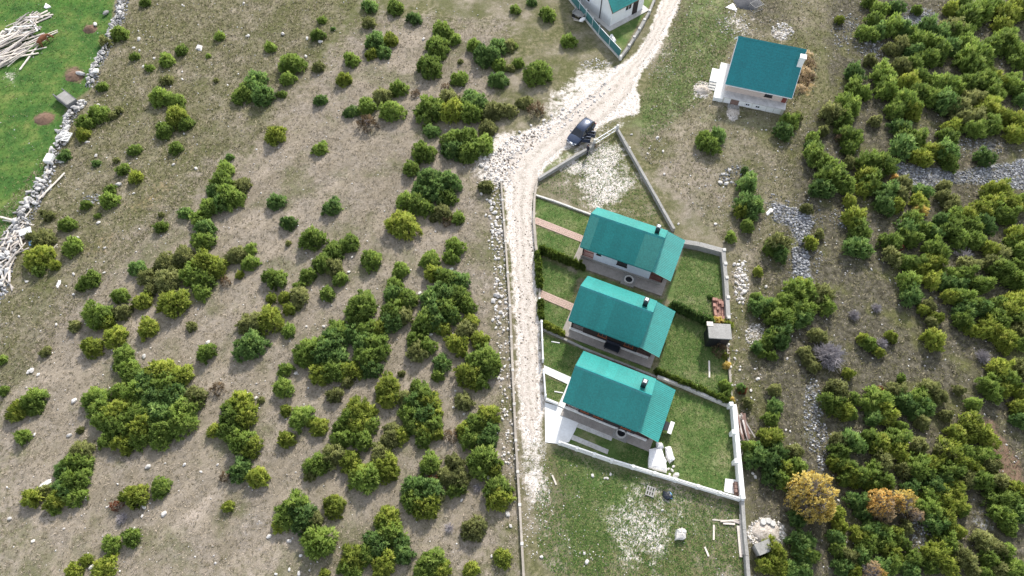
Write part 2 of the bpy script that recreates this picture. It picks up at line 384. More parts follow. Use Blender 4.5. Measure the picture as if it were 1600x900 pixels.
# dry slope: dead grass, thin olive growth, bare tan earth
dry = ramp(t, n_mid, [(.34, (.112,.104,.060)), (.46, (.188,.166,.112)), (.56, (.258,.222,.162)), (.68, (.35,.30,.232))])
olive = ramp(t, n_sml, [(.33, (.078,.084,.034)), (.5, (.140,.136,.064)), (.66, (.245,.215,.128))])
c = mixc(t, sstep(t, mth(t, 'ADD', n_big, mth(t, 'MULTIPLY', n_mid, .5)), .62, .90), olive, dry)
tan = ramp(t, n_str, [(.25, (.130,.110,.075)), (.42, (.215,.182,.135)), (.53, (.30,.253,.195)), (.66, (.41,.345,.280))])
grey = ramp(t, n_sml, [(.36, (.17,.147,.112)), (.62, (.31,.265,.215))])
tan = mixc(t, sstep(t, n_mid, .42, .62), tan, grey)
c = mixc(t, edge(rb['Green'], 1.5, .30, .85), c, tan)
c = mixc(t, edge(rb['Blue'], 1.8, .5, 1.0), c, ramp(t, n_sml, [(.3, (.22,.155,.065)), (.7, (.36,.26,.13))]))
gmoss = sstep(t, noise(t, pos, .16, 5, .65), .48, .66)
c = mixc(t, mth(t, 'MULTIPLY', gmoss, .6), c, (.095,.105,.036))
forest = ramp(t, n_sml, [(.33, (.040,.037,.024)), (.46, (.080,.072,.050)), (.57, (.125,.112,.082)), (.70, (.20,.18,.14))])
c = mixc(t, edge(rc['Red'], 1.0), c, forest)
c = mixc(t, mth(t, 'MULTIPLY', edge(rc['Red'], 1.0), sstep(t, noise(t, pos, .22, 4, .6), .5, .68)), c, ramp(t, n_fin, [(.3, (.085,.095,.032)), (.7, (.165,.155,.070))]))
# lawns and pasture
lawn = ramp(t, n_mid, [(.34, (.044,.100,.022)), (.46, (.088,.152,.040)), (.56, (.150,.192,.068)), (.67, (.25,.245,.125))])
lawn = mixc(t, mth(t, 'MULTIPLY', sstep(t, n_sml, .45, .68), .45), lawn, (.125,.140,.05))
c = mixc(t, mth(t, 'MULTIPLY', edge(ra['Green'], 1.1, .30, .75), .93), c, lawn)
past = ramp(t, n_mid, [(.33, (.036,.090,.022)), (.45, (.060,.130,.030)), (.55, (.095,.165,.038)), (.68, (.17,.205,.06))])
past = mixc(t, sstep(t, noise(t, pos, .12, 4, .6), .5, .75), past, (.055,.150,.022))
c = mixc(t, edge(ra['Red'], .8), c, past)
c = mixc(t, edge(rc['Green'], 1.0), c, ramp(t, n_sml, [(.3, (.125,.080,.055)), (.7, (.24,.165,.115))]))
# broken stone and limestone gravel
vor = nn(t, 'ShaderNodeTexVoronoi'); vor.inputs['Scale'].default_value = 3.2; t.links.new(pos, vor.inputs['Vector'])
vs = nn(t, 'ShaderNodeSeparateColor'); t.links.new(vor.outputs['Color'], vs.inputs[0])
vor2 = nn(t, 'ShaderNodeTexVoronoi'); vor2.inputs['Scale'].default_value = 8.0; t.links.new(pos, vor2.inputs['Vector'])
vs2 = nn(t, 'ShaderNodeSeparateColor'); t.links.new(vor2.outputs['Color'], vs2.inputs[0])
scree = ramp(t, vs.outputs['Red'], [(0, (.10,.098,.095)), (.4, (.20,.203,.21)), (.75, (.30,.305,.32)), (1, (.48,.48,.49))])
c = mixc(t, edge(rb['Red'], 1.2), c, scree)
grav = ramp(t, vs2.outputs['Green'], [(0, (.34,.29,.24)), (.12, (.52,.46,.40)), (.4, (.62,.56,.50)), (1, (.74,.69,.63))])
grav = mixc(t, sstep(t, n_sml, .62, .74), grav, ramp(t, n_fin, [(.3, (.33,.28,.22)), (.7, (.60,.54,.48))]))
c = mixc(t, edge(ra['Blue'], 1.5), c, grav)
# scattered pale chips of limestone everywhere but the lawns
chip = mth(t, 'MULTIPLY', mth(t, 'LESS_THAN', vor2.outputs['Distance'], .22), mth(t, 'GREATER_THAN', vs2.outputs['Red'], .955))
chip = mth(t, 'MULTIPLY', chip, sstep(t, n_mid, .38, .6))
chip = mth(t, 'MULTIPLY', chip, mth(t, 'SUBTRACT', 1.0, mth(t, 'MULTIPLY', mth(t, 'MAXIMUM', ra['Red'], mth(t, 'MULTIPLY', ra['Green'], .8)), .85), True))
c = mixc(t, mth(t, 'MULTIPLY', chip, .8), c, (.58,.55,.51))
# grain of single tufts and stalks
g1 = noise(t, pos, 11, 3, .8); g2 = noise(t, stretched(5.5, .8, .5, 1.5), 1, 3, .7)
gr = mth(t, 'ADD', mth(t, 'MULTIPLY', g1, .6), mth(t, 'MULTIPLY', g2, .4))
c = mixc(t, .85, c, ramp(t, gr, [(.3, (.18,)*3), (.5, (.5,)*3), (.7, (.80,)*3)]), 'OVERLAY')
t.links.new(c, b.inputs['Base Color']); b.inputs['Roughness'].default_value = 1.0; b.inputs['Specular IOR Level'].default_value = .1
h = mth(t, 'ADD', mth(t, 'MULTIPLY', gr, .7), mth(t, 'MULTIPLY', n_sml, .6))
bump(t, b, h, .55, .22)
me.materials.append(m)
ground = link('ground', me); tag(ground, kind='structure', label='dry stony hillside with pasture, lawns and gravel patches', cat='ground')

# ------------------------------------------------------------------ gravel road as a sheet of its own with a ragged edge
def ragged(poly, step, amp, seed):
    r = random.Random(seed); wp = [Vector(G(x, y)[:2] + (0,) if False else (G(x, y).x, G(x, y).y)) for x, y in poly]
    wp = [Vector(p) for p in ccw([tuple(p) for p in wp])]
    out = []
    for i in range(len(wp)):
        a, c_ = wp[i], wp[(i+1) % len(wp)]
        d = c_-a; n = max(1, int(d.length/step)); nrm = Vector((-d.y, d.x)).normalized()
        for k in range(n):
            out.append(tuple(a + d*(k/n) + nrm*r.uniform(-amp, amp)))
    return out
m, t, b = base_mat('white_limestone_gravel')
pos = nn(t, 'ShaderNodeNewGeometry').outputs['Position']
vor = nn(t, 'ShaderNodeTexVoronoi'); vor.inputs['Scale'].default_value = 12; t.links.new(pos, vor.inputs['Vector'])
s_ = nn(t, 'ShaderNodeSeparateColor'); t.links.new(vor.outputs['Color'], s_.inputs[0])
c = ramp(t, s_.outputs['Red'], [(0, (.31,.26,.215)), (.10, (.46,.40,.345)), (.4, (.545,.485,.425)), (1, (.64,.58,.52))])
c = mixc(t, mth(t, 'MULTIPLY', sstep(t, noise(t, pos, .9, 5, .7), .50, .68), .75), c, (.50,.43,.365))
c = mixc(t, sstep(t, noise(t, pos, 2.6, 5, .75), .60, .68), c, (.27,.22,.17))
rut = nn(t, 'ShaderNodeAttribute', attribute_name='rut').outputs['Fac']        # compacted wheel tracks, stony middle and verges
loose = mth(t, 'MULTIPLY', mth(t, 'SUBTRACT', 1.0, sstep(t, rut, .25, .85)), sstep(t, noise(t, pos, 1.3, 6, .75), .42, .60))
c = mixc(t, mth(t, 'MULTIPLY', loose, .75), c, ramp(t, noise(t, pos, 9, 3, .8), [(.35, (.16,.14,.10)), (.5, (.33,.285,.23)), (.65, (.58,.53,.47))]))
c = mixc(t, mth(t, 'MULTIPLY', sstep(t, rut, .55, 1.0), .45), c, (.60,.535,.475))
t.links.new(c, b.inputs['Base Color']); b.inputs['Roughness'].default_value = 1; b.inputs['Specular IOR Level'].default_value = .1
bump(t, b, noise(t, pos, 7, 4, .7), .5, .12)
M['gravel'] = m
def sheet(name, pts, z, mtl, label=None):
    bm = bmesh.new(); vs = [bm.verts.new((p[0], p[1], z)) for p in pts]
    f = bm.faces.new(vs); bmesh.ops.triangulate(bm, faces=[f]); me = bpy.data.meshes.new(name); bm.to_mesh(me); bm.free(); me.materials.append(mtl)
    if me.polygons and me.polygons[0].normal.z < 0: me.flip_normals()
    o = link(name, me); tag(o, kind='structure', label=label); return o
RL = [(1043,-40),(1031,15),(1014,58),(994,90),(968,110),(942,132),(903,166),(866,196),(824,220),(800,245),(792,270),(802,290),(803,330),(806,400),(810,470),(814,540),(815,600),(819,650),(822,690)]
RR = [(1074,-40),(1050,20),(1026,70),(1000,104),(985,140),(968,166),(945,184),(900,214),(872,236),(852,252),(843,264),(833,296),(828,330),(829,380),(833,440),(838,500),(841,580),(843,640),(840,690)]
def road_sheet():
    r = random.Random(3)
    def res(line, n):
        w_ = [Vector(G(x, y)) for x, y in line]; acc = [0]
        for a, b_ in zip(w_, w_[1:]): acc.append(acc[-1]+(b_-a).length)
        out = []
        for k in range(n):
            s_ = acc[-1]*k/(n-1); i = max(j for j in range(len(acc)) if acc[j] <= s_+1e-6); i = min(i, len(w_)-2)
            out.append(w_[i].lerp(w_[i+1], (s_-acc[i])/(acc[i+1]-acc[i])))
        return out
    n = 330; A, B = res(RL, n), res(RR, n); mb = MB(); vs = []
    pa = pb = 0
    for k in range(n):
        d = (B[k]-A[k]).normalized()
        pa = .6*pa + r.uniform(-.2, .2); pb = .6*pb + r.uniform(-.2, .2)
        taper = max(0, (k-n+14)/14)*.46
        for j in range(5):
            f = j/4; f = .5+(f-.5)*(1-2*taper)
            p = A[k].lerp(B[k], f) + d*(pa*(1-f)+pb*f)
            vs.append((p.x, p.y, .015+(.03 if j == 2 else .015 if j in (1, 3) else 0)))
    fs = [(k*5+j, k*5+j+5, k*5+j+6, k*5+j+1) for k in range(n-1) for j in range(4)]
    mb.add(vs, fs)
    o = mb.obj('gravel_road', M['gravel']); at = o.data.attributes.new('rut', 'FLOAT', 'POINT')
    at.data.foreach_set('value', [(.15, 1.0, .25, 1.0, .1)[i % 5] for i in range(len(vs))]); return o
tag(road_sheet(), kind='structure', label='white limestone gravel road running down past the three houses')
# ------------------------------------------------------------------ houses
def roof_sheet_mesh(name, wd, ln, mtl, step=.36, n=19, amp=.016):
    """one profiled metal sheet: ribs down the slope (local y downhill), a small step every tile row"""
    V = []; F = []
    rows = max(2, int(round(ln/step))); st = ln/rows
    for r_ in range(rows):
        for e in (0, 1):
            y = (r_+e)*st; dz = .026*(1-e)*-1 + .0
            for i in range(n):
                u = i/(n-1); V.append((u*wd, y, .03 + amp*(.5+.5*math.cos(2*math.pi*u*(n-1)/3)) + (.022 if e else 0)))
    for r_ in range(rows*2-1):
        for i in range(n-1):
            a = r_*n+i; F.append((a, a+n, a+n+1, a+1))
    me = bpy.data.meshes.new(name); me.from_pydata(V, [], F); me.materials.append(mtl); me.update(); return me
def slope(parent_roof, origin, along, down, W, L, mtl, nsheets, other=None):
    """cover a slope with separate sheets; along/down are unit vectors in house space"""
    along, down = Vector(along), Vector(down); nrm = down.cross(along)
    # local x = along, y = down, z = up normal
    z = along.cross(down)
    flip = z.z < 0
    wd = W/nsheets
    me = roof_sheet_mesh('roof_sheet', wd+.012, L, mtl)
    for k in range(nsheets):
        o = link('roof_sheet', me, parent_roof)
        if flip:
            ax = -along; og = Vector(origin) + along*(wd*(k+1))
        else:
            ax = along; og = Vector(origin) + along*(wd*k)
        zz = ax.cross(down)
        if other and k in other: o.material_slots[0].link = 'OBJECT'; o.material_slots[0].material = other[k]
        mt = Matrix((ax, down, zz)).transposed().to_4x4(); mt.translation = og + zz*(.001*(k % 2))
        o.matrix_local = mt
def slab(mb, pts, th):
    """thin solid under four corners, thickness downwards"""
    vs = [Vector(p) for p in pts] + [Vector(p) - Vector((0,0,th)) for p in pts]; n = len(pts)
    return mb.add(vs, [tuple(range(n)), tuple(range(2*n-1, n-1, -1))] + [((i+1)%n, i, n+i, n+(i+1)%n) for i in range(n)])
def window(parent, p, wv, hv, nv, mframe, name='window', shutter=None):
    """p lower corner; wv, hv edge vectors; nv outward unit"""
    p, wv, hv, nv = Vector(p), Vector(wv), Vector(hv), Vector(nv); t_ = .07
    mb = MB(); wu, hu = wv.normalized(), hv.normalized()
    def b(a, c, d0, d1):
        q = [p + wu*a[0] + hu*a[1], p + wu*c[0] + hu*a[1], p + wu*c[0] + hu*c[1], p + wu*a[0] + hu*c[1]]
        mb.add([x + nv*d0 for x in q] + [x + nv*d1 for x in q], [(3,2,1,0),(4,5,6,7),(0,1,5,4),(1,2,6,5),(2,3,7,6),(3,0,4,7)])
    W, H = wv.length, hv.length
    b((0,0), (W,t_), -.02, .05); b((0,H-t_), (W,H), -.02, .05); b((0,t_), (t_,H-t_), -.02, .049); b((W-t_,t_), (W,H-t_), -.02, .049)
    b((W/2-.025,t_), (W/2+.025,H-t_), -.02, .045); b((-.06,-.06), (W+.06,-.002), -.02, .10)
    f = mb.obj(name, mframe, parent)
    mb = MB(); b((t_,t_), (W-t_,H-t_), -.02, .02); mb.obj('pane', M['glass'], f)
    return f
def railing(parent, p, q, z0, h, mtl, gap=.13, name='railing', th=.05):
    p, q = Vector(p), Vector(q); mb = MB(); L = (q-p).length; n = max(2, int(L/gap))
    up = Vector((0,0,1))
    a, b = p+up*z0, q+up*z0
    mb.bar(a+up*h, b+up*h, th*1.5, th); mb.bar(a+up*.1, b+up*.1, th, th*.8)
    for k in range(n+1):
        c = a.lerp(b, k/n); mb.bar(c+up*.1, c+up*h, th*.62)
    return mb.obj(name, mtl, parent)
def gable_prism(mb, x0, x1, w, he, k, inset=.0):
    """walls with gables; k slope"""
    vs = []
    for x in (x0, x1): vs += [(x,-w,0),(x,w,0),(x,w,he),(x,0,he+k*w),(x,-w,he)]
    return mb.add(vs, [(4,3,2,1,0),(5,6,7,8,9),(0,1,6,5),(1,2,7,6),(2,3,8,7),(3,4,9,8),(4,0,5,9)])

def chalet(rw, re, he, a, kind, label):
    hr = he + .86*a; k = .86
    A, B = G(rw[0], rw[1], hr), G(re[0], re[1], hr)
    L = (B-A).length; rz = math.atan2(B.y-A.y, B.x-A.x)
    root = empty('chalet', (A.x, A.y, 0), rz, label, 'house', 'teal roofed chalets in a row')
    ov = .40; wy = a-ov; P = 2.15; drop = .70
    lw = he-.42*k*0                       # wall height under the eave
    wall_m = {1: 'plaster_pale', 2: 'wood_dark', 3: 'wood_dark'}[kind]
    # ground slab
    ap = {1: 1.35, 2: 1.0, 3: .95}[kind]
    xw = -.55 if kind != 3 else .05
    base = MB().prism([(xw,-wy-ap), (L+P-.3,-wy-ap), (L+P-.3,wy+.45), (xw,wy+.45)], -.3, .13).obj('paved_apron', M['paving_dark'], root)
    plinth = MB().box((.1,-wy-.12,.13), (L+P-.9,wy+.1,.42)).obj('plinth', M['concrete_white'] if kind != 1 else M['concrete'], root)
    # walls: the west bay is an open porch
    px0 = 1.55
    wl = MB(); gable_prism(wl, px0, L-.1, wy, he-.10+ov*k*.9-.25, k); wl.obj('wall', M[wall_m], root)
    if kind != 1:
        for r_ in range(9):
            z = .45+.27*r_
            if z < he-.2: MB().box((px0+.01,-wy-.025,z), (L-.12,-wy-.001,z+.24)).obj('wall_board', M[wall_m], root)
    # porch
    MB().box((.12,-wy+.02,.42), (px0-.01,wy-.02,.50)).obj('porch_floor', M['deck_pink'] if kind == 1 else M['wood_grey'], root)
    for y in (-wy+.1, wy-.1): MB().box((.2,y-.07,.5), (.34,y+.07,he-.05)).obj('post', M['wood_dark'], root)
    rail_m = M['wood_red'] if kind == 1 else M['wood_dark']
    railing(root, (.3,-wy+.06,0), (px0-.06,-wy+.06,0), .5, .95, rail_m); railing(root, (.24,-wy+.2,0), (.24,wy-.2,0), .5, .95, rail_m)
    # rear terrace under the lean-to roof
    MB().box((L-.09,-wy+.03,.42), (L+P-.75,wy-.03,.50)).obj('terrace_floor', M['wood_brown'], root)
    railing(root, (L+.05,-wy+.08,0), (L+P-.85,-wy+.08,0), .5, .85, M['wood_red'] if kind == 1 else M['wood_dark'])
    railing(root, (L+P-.82,-wy+.2,0), (L+P-.82,wy-.2,0), .5, .85, M['wood_dark'])
    for y in (-wy+.12, wy-.12): MB().box((L+P-.9,y-.06,.5), (L+P-.78,y+.06,he-drop-.02)).obj('post', M['wood_dark'], root)
    # roof
    sl_ = a*math.sqrt(1+k*k); c_, s_ = 1/math.sqrt(1+k*k), k/math.sqrt(1+k*k)
    rb = MB()
    for sg in (-1, 1):
        pts = [(-.02,0,hr), (L,0,hr), (L,sg*a,he), (-.02,sg*a,he)]
        slab(rb, pts if sg < 0 else pts[::-1], .12)
    slab(rb, [(L-.3,-a-.02,he+.02), (L+P,-a-.02,he-drop), (L+P,a+.02,he-drop), (L-.3,a+.02,he+.02)], .10)
    roof = rb.obj('roof', M['deck_board'], root)
    for sg in (-1, 1):
        slope(roof, (-.05,0,hr), (1,0,0), (0,sg*c_,-s_), L+.1, sl_+.05, M['roof'], 8, {0: M['roof_faded'], 6: M['roof_faded'], 7: M['roof_faded']} if kind == 1 and sg < 0 else None)
    d = Vector((P+.32,0,-drop-.02)); d.normalize()
    slope(roof, (L-.3,-a-.04,he+.025), (0,1,0), d, 2*a+.08, (P+.36)/d.x*1.0, M['roof'], 5)
    rc_ = MB()
    rc_.add([(-.08,-.16,hr-.05),(-.08,0,hr+.12),(-.08,.16,hr-.05),(L+.06,-.16,hr-.05),(L+.06,0,hr+.12),(L+.06,.16,hr-.05)], [(0,3,4,1),(1,4,5,2),(0,1,2),(5,4,3)])
    rc_.obj('ridge_cap', M['roof_pale'], roof)
    fc = MB()
    for sg in (-1, 1):
        fc.bar((-.06,0,hr-.06), (-.06,sg*a,he-.06), .05, .22); fc.bar((L+.05,0,hr-.06), (L+.05,sg*a,he-.06), .05, .22)
        fc.bar((-.05,sg*(a+.06),he-.07), (L,sg*(a+.06),he-.07), .10, .10)
    fc.obj('fascia', M['roof_pale'], roof)
    # gable wall above the lean-to
    # chimney on the north slope
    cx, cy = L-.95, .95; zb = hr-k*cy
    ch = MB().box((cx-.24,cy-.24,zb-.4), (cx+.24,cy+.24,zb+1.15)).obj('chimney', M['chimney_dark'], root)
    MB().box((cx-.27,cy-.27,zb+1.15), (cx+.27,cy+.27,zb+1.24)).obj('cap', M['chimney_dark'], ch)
    MB().box((cx-.15,cy-.15,zb+1.24), (cx+.15,cy+.15,zb+1.38)).obj('sunlit_block', M['metal_white'], ch)  # white block: the chimney's sunlit north side put into its colour
    # openings
    yw = -wy-(.0 if kind == 1 else .026)
    if kind == 1:
        window(root, (L*.52,yw,1.15), (1.15,0,0), (0,0,1.0), (0,-1,0), M['wood_dark']); window(root, (px0+.3,yw,1.7), (.5,0,0), (0,0,.45), (0,-1,0), M['wood_dark'])
    else:
        for x in (L*.42, L*.80): window(root, (x,yw,1.1), (.95,0,0), (0,0,1.1), (0,-1,0), M['wood_orange'])
        if kind == 3: window(root, (px0+.25,yw,1.1), (.8,0,0), (0,0,1.1), (0,-1,0), M['wood_orange'])
    dr = MB().box((px0-.05,-.45,.5), (px0-.005,.45,2.45)).obj('door', M['wood_orange'] if kind != 1 else M['wood_dark'], root)
    MB().box((px0-.10,.28,1.45), (px0-.051,.36,1.52)).obj('handle', M['rim'], dr)
    window(root, (px0,1.1,1.2), (0,.8,0), (0,0,1.0), (-1,0,0), M['wood_dark'])
    return root, L, wy
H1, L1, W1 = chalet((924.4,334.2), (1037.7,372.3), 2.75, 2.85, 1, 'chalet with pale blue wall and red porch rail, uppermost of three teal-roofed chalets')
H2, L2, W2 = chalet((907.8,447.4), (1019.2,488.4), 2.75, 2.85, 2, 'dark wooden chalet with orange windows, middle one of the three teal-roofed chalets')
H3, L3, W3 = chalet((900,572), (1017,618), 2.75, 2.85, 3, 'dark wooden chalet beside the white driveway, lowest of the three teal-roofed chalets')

# big house with the blue-teal roof at the upper right
def villa():
    he, a = 2.45, 4.5; k = .86; hr = he+k*a
    A, B = G(1154.3,57.3,hr), G(1259.8,78.3,hr); L = (B-A).length; rz = math.atan2(B.y-A.y, B.x-A.x)
    root = empty('villa', (A.x,A.y,0), rz, 'large house with blue-teal roof, pink upper wall and raised white terraces', 'house')
    ov = .40; wy = a-ov
    wl = MB(); gable_prism(wl, .3, L-.3, wy, he+ov*k*.9-.25, k); wl.obj('wall', M['plaster_pink'], root)
    tz = .95
    MB().box((.28,-wy-1.15,-.2), (L-.32,-wy-.001,tz)).obj('terrace', M['concrete_pale'], root)
    MB().box((.24,-wy-1.25,tz+.001), (L-.25,-wy-.003,tz+.10)).obj('terrace_slab', M['stone'], root)
    for i in range(8):
        x = .45+i*(L-1.1)/8
        MB().box((x,-wy-1.185,.08), (x+(L-1.1)/8-.07,-wy-1.151,tz-.08)).obj('wall_panel', M['plaster_white'], root)
    for x in (3.2, 4.5): window(root, (x,-wy-1.186,.35), (.6,0,0), (0,0,.42), (0,-1,0), M['metal_white'])
    dr = MB().box((1.3,-wy-1.23,0), (2.35,-wy-1.186,.88)).obj('cellar_door', M['wood_brown'], root); MB().box((1.4,-wy-1.26,.45), (1.46,-wy-1.231,.52)).obj('handle', M['rim'], dr)
    MB().box((1.1,-wy-1.9,0), (2.6,-wy-1.24,.10)).obj('step', M['concrete'], root)
    window(root, (L*.62,-wy,1.45), (.95,0,0), (0,0,.7), (0,-1,0), M['wood_dark'])
    MB().box((L-.95,-wy-.05,tz+.1), (L-.4,-wy-.004,tz+1.35)).obj('door', M['wood_red'], root)
    # white west terraces in two low levels, with steps
    MB().prism([(-.95,-wy-1.2),(.27,-wy-1.2),(.27,wy-2.6),(-.95,wy-2.6)], -.2, .62).obj('terrace', M['concrete_white'], root)
    MB().prism([(-1.9,-wy+1.9),(-.96,-wy+1.9),(-.96,.3),(-1.9,.3)], -.2, .42).obj('terrace', M['concrete_white'], root)
    for i in range(3): MB().box((-1.85,-wy+.6+.42*i,0), (-.97,-wy+1.01+.42*i,.1+.1*i)).obj('stair', M['concrete_pale'], root)
    sl_ = a*math.sqrt(1+k*k); c_, s_ = 1/math.sqrt(1+k*k), k/math.sqrt(1+k*k); rb = MB()
    for sg in (-1, 1):
        pts = [(0,0,hr),(L,0,hr),(L,sg*a,he),(0,sg*a,he)]; slab(rb, pts if sg < 0 else pts[::-1], .14)
    roof = rb.obj('roof', M['deck_board'], root)
    for sg in (-1, 1): slope(roof, (-.03,0,hr), (1,0,0), (0,sg*c_,-s_), L+.06, sl_+.05, M['roof_blue'], 9)
    rc_ = MB(); rc_.add([(-.06,-.18,hr-.05),(-.06,0,hr+.13),(-.06,.18,hr-.05),(L+.06,-.18,hr-.05),(L+.06,0,hr+.13),(L+.06,.18,hr-.05)], [(0,3,4,1),(1,4,5,2),(0,1,2),(5,4,3)]); rc_.obj('ridge_cap', M['roof_blue'], roof)
    fc = MB()
    for sg in (-1, 1):
        fc.bar((-.05,0,hr-.08), (-.05,sg*a,he-.08), .05, .26); fc.bar((L+.05,0,hr-.08), (L+.05,sg*a,he-.08), .05, .26); fc.bar((0,sg*(a+.07),he-.08), (L,sg*(a+.07),he-.08), .1, .1)
    fc.obj('fascia', M['metal_white'], roof)
    cx, cy = L-.25, -1.35; zb = hr-k*1.35
    ch = MB().box((cx-.32,cy-.32,zb-.4), (cx+.32,cy+.32,zb+1.15)).obj('chimney', M['plaster_white'], root); MB().box((cx-.4,cy-.4,zb+1.15), (cx+.4,cy+.4,zb+1.27)).obj('cap', M['concrete_white'], ch)
villa()

# white house cut by the upper edge of the frame
def white_house():
    C = G(952.8,41.7); D = G(985.5,22.5); E = G(903,0)
    u = (E-C).normalized(); v = Vector((-u.y,u.x,0))
    if v.dot(D-C) < 0: v = -v
    v = -Vector((u.y,-u.x,0)) if False else v
    rz = math.atan2(v.y, v.x)
    root = empty('white_house', C, rz, 'white plastered house with green roof standing in a fenced garden at the top edge', 'house')
    # local x = along the eave side (v), local y = along the gable side (u)
    Mi = Matrix.Rotation(-rz, 3, 'Z'); uy = (Mi @ u).y; sg = 1 if uy > 0 else -1
    L, Wd, he, k = 6.2, 9.6, 2.9, .95; hr = he+k*Wd/2; vs = []
    for x in (0, L): vs += [(x,0,0),(x,sg*Wd,0),(x,sg*Wd,he),(x,sg*Wd/2,hr-.1),(x,0,he)]
    fs = [(4,3,2,1,0),(5,6,7,8,9),(0,1,6,5),(1,2,7,6),(2,3,8,7),(3,4,9,8),(4,0,5,9)]
    if sg < 0: fs = [f[::-1] for f in fs]
    MB().add(vs, fs).obj('wall', M['plaster_white'], root)
    MB().box((-.75,-.75 if sg > 0 else -Wd-.7,-.2), (L+.7,Wd+.7 if sg > 0 else .75,.10)).obj('paved_apron', M['concrete_pale'], root)
    rb = MB(); o = .35; sl_ = (Wd/2+o)*math.sqrt(1+k*k); c_, s_ = 1/math.sqrt(1+k*k), k/math.sqrt(1+k*k)
    for q in (0, 1):
        ye = -o if q == 0 else Wd+o; ze = hr-k*(Wd/2+o)
        pts = [(.55,sg*Wd/2,hr),(L+.3,sg*Wd/2,hr),(L+.3,sg*ye,ze),(-.25,sg*ye,ze)]
        slab(rb, pts if (q == 0) == (sg > 0) else pts[::-1], .12)
    roof = rb.obj('roof', M['deck_board'], root)
    slope(roof, (-.12,sg*Wd/2,hr+.01), (1,0,0), (0,-sg*c_,-s_), L+.45, sl_, M['roof'], 6)
    slope(roof, (-.12,sg*Wd/2,hr+.01), (1,0,0), (0,sg*c_,-s_), L+.45, sl_, M['roof'], 6)
    w_ = window(root, (L*.42,-.001*sg,1.35), (1.2,0,0), (0,0,1.1), (0,-sg,0), M['metal_white'])
    MB().box((L*.66,min(-sg*.003,-sg*.06),0.1), (L*.66+.95,max(-sg*.003,-sg*.06),2.15)).obj('door', M['wood_dark'], root)
    dp = MB(); y = sg*Wd*.23; dp.tube((-.09,y,.1), (-.09,y,he+.9), .06, None, 6); dp.tube((-.09,y,he+.9), (.1,y+sg*.25,he+1.3), .06, None, 6); dp.obj('downpipe', M['metal_dark'], root)
    window(root, (-.001,sg*Wd*.48,1.1), (0,sg*1.3,0), (0,0,1.2), (-1,0,0), M['metal_white'])
white_house()

# ------------------------------------------------------------------ walls, kerbs, fences
def wall_run(name, label, cat, pts, width, height, mtl, seg=3.2, group=None, jit=.02, post=None, z0=-.2, vary=0.0):
    """pts in survey pixels at ground level; one box piece per bay, optional posts"""
    r = random.Random(len(label)); W = [G(x, y) for x, y in pts]
    root = empty(name, W[0], 0, label, cat, group); O = W[0]; n = 0
    for a, b in zip(W, W[1:]):
        d = b-a; L = d.length; k = max(1, round(L/seg)); u = d/L; v = Vector((-u.y,u.x,0))
        for i in range(k):
            p, q = a+u*(L*i/k)-O, a+u*(L*(i+1)/k)-O
            h = height+r.uniform(-jit, jit); e = .012; w2 = width/2*(1+r.uniform(-vary, vary))
            c = [p+u*e-v*w2, q-u*e-v*w2, q-u*e+v*w2, p+u*e+v*w2]; dh = r.uniform(-jit, jit)
            mb = MB(); vs = [x+Vector((0,0,z0)) for x in c] + [x+Vector((0,0,h+(dh if j in (1,2) else 0))) for j, x in enumerate(c)]
            mb.add(vs, [(3,2,1,0),(4,5,6,7),(0,1,5,4),(1,2,6,5),(2,3,7,6),(3,0,4,7)]); mb.obj('wall_section', mtl, root); n += 1
            if post:
                pw, ph, pm, side = post; pc = p+v*side
                MB().box((pc.x-pw/2,pc.y-pw/2,z0-.01), (pc.x+pw/2,pc.y+pw/2,h+ph)).obj('post', pm, root, bevel=.015)
    if post:
        pw, ph, pm, side = post; pc = W[-1]-O
        MB().box((pc.x-pw/2,pc.y-pw/2,z0-.01), (pc.x+pw/2,pc.y+pw/2,height+ph)).obj('post', pm, root, bevel=.015)
    return root, W
wall_run('retaining_wall', 'long low brownish concrete wall with pale posts along the left side of the gravel road', 'wall', [(783,285),(790,380),(797,480),(801,580),(806,690),(812,790),(819,915)], .22, .42, M['concrete_brown'], 3.4, post=(.28,.05,M['concrete_pale'],0), vary=.08)
wall_run('roadside_wall', 'low brownish concrete wall between the road and the two upper gardens', 'wall', [(839,284),(835,312),(834,345),(837,385),(842,412)], .26, .38, M['concrete_brown'], 2.8, vary=.1)
wall_run('roadside_wall', 'low dark kerb wall with white posts in front of the middle gardens', 'wall', [(843,413),(843,440),(843,470),(846,505)], .20, .25, M['concrete_brown'], 3.0, post=(.24,.35,M['concrete_white'],0))
wall_run('plot_wall', 'rough grey concrete wall on the road side of the triangular plot', 'wall', [(841,283),(870,265),(900,247),(927,231)], .30, .6, M['concrete'], 2.6, vary=.12)
wall_run('plot_wall', 'long rough grey concrete wall on the right side of the triangular plot', 'wall', [(964,206),(985,243),(1010,287),(1034,330),(1052,362)], .30, .62, M['concrete'], 2.6, vary=.12)
wall_run('plot_wall', 'grey concrete wall with pale top behind the uppermost chalet garden', 'wall', [(1066,384),(1090,388),(1127,398)], .55, .9, M['concrete'], 2.6, vary=.1)
wall_run('plot_wall', 'grey concrete wall with white posts along the right side of the upper garden', 'wall', [(1127,397),(1131,440),(1135,502)], .42, .9, M['concrete'], 2.4, post=(.36,.12,M['concrete_pale'],.1), vary=.08)
wall_run('garden_kerb', 'white concrete kerb dividing the triangular plot from the upper lawn', 'kerb', [(837,306),(865,315),(925,337)], .20, .22, M['concrete_pale'], 3.0)
wall_run('garden_kerb', 'pale kerb between the middle chalet lawn and the lowest chalet', 'kerb', [(846,515),(880,530),(912,545),(960,564),(1026,590)], .20, .24, M['concrete'], 3.0)
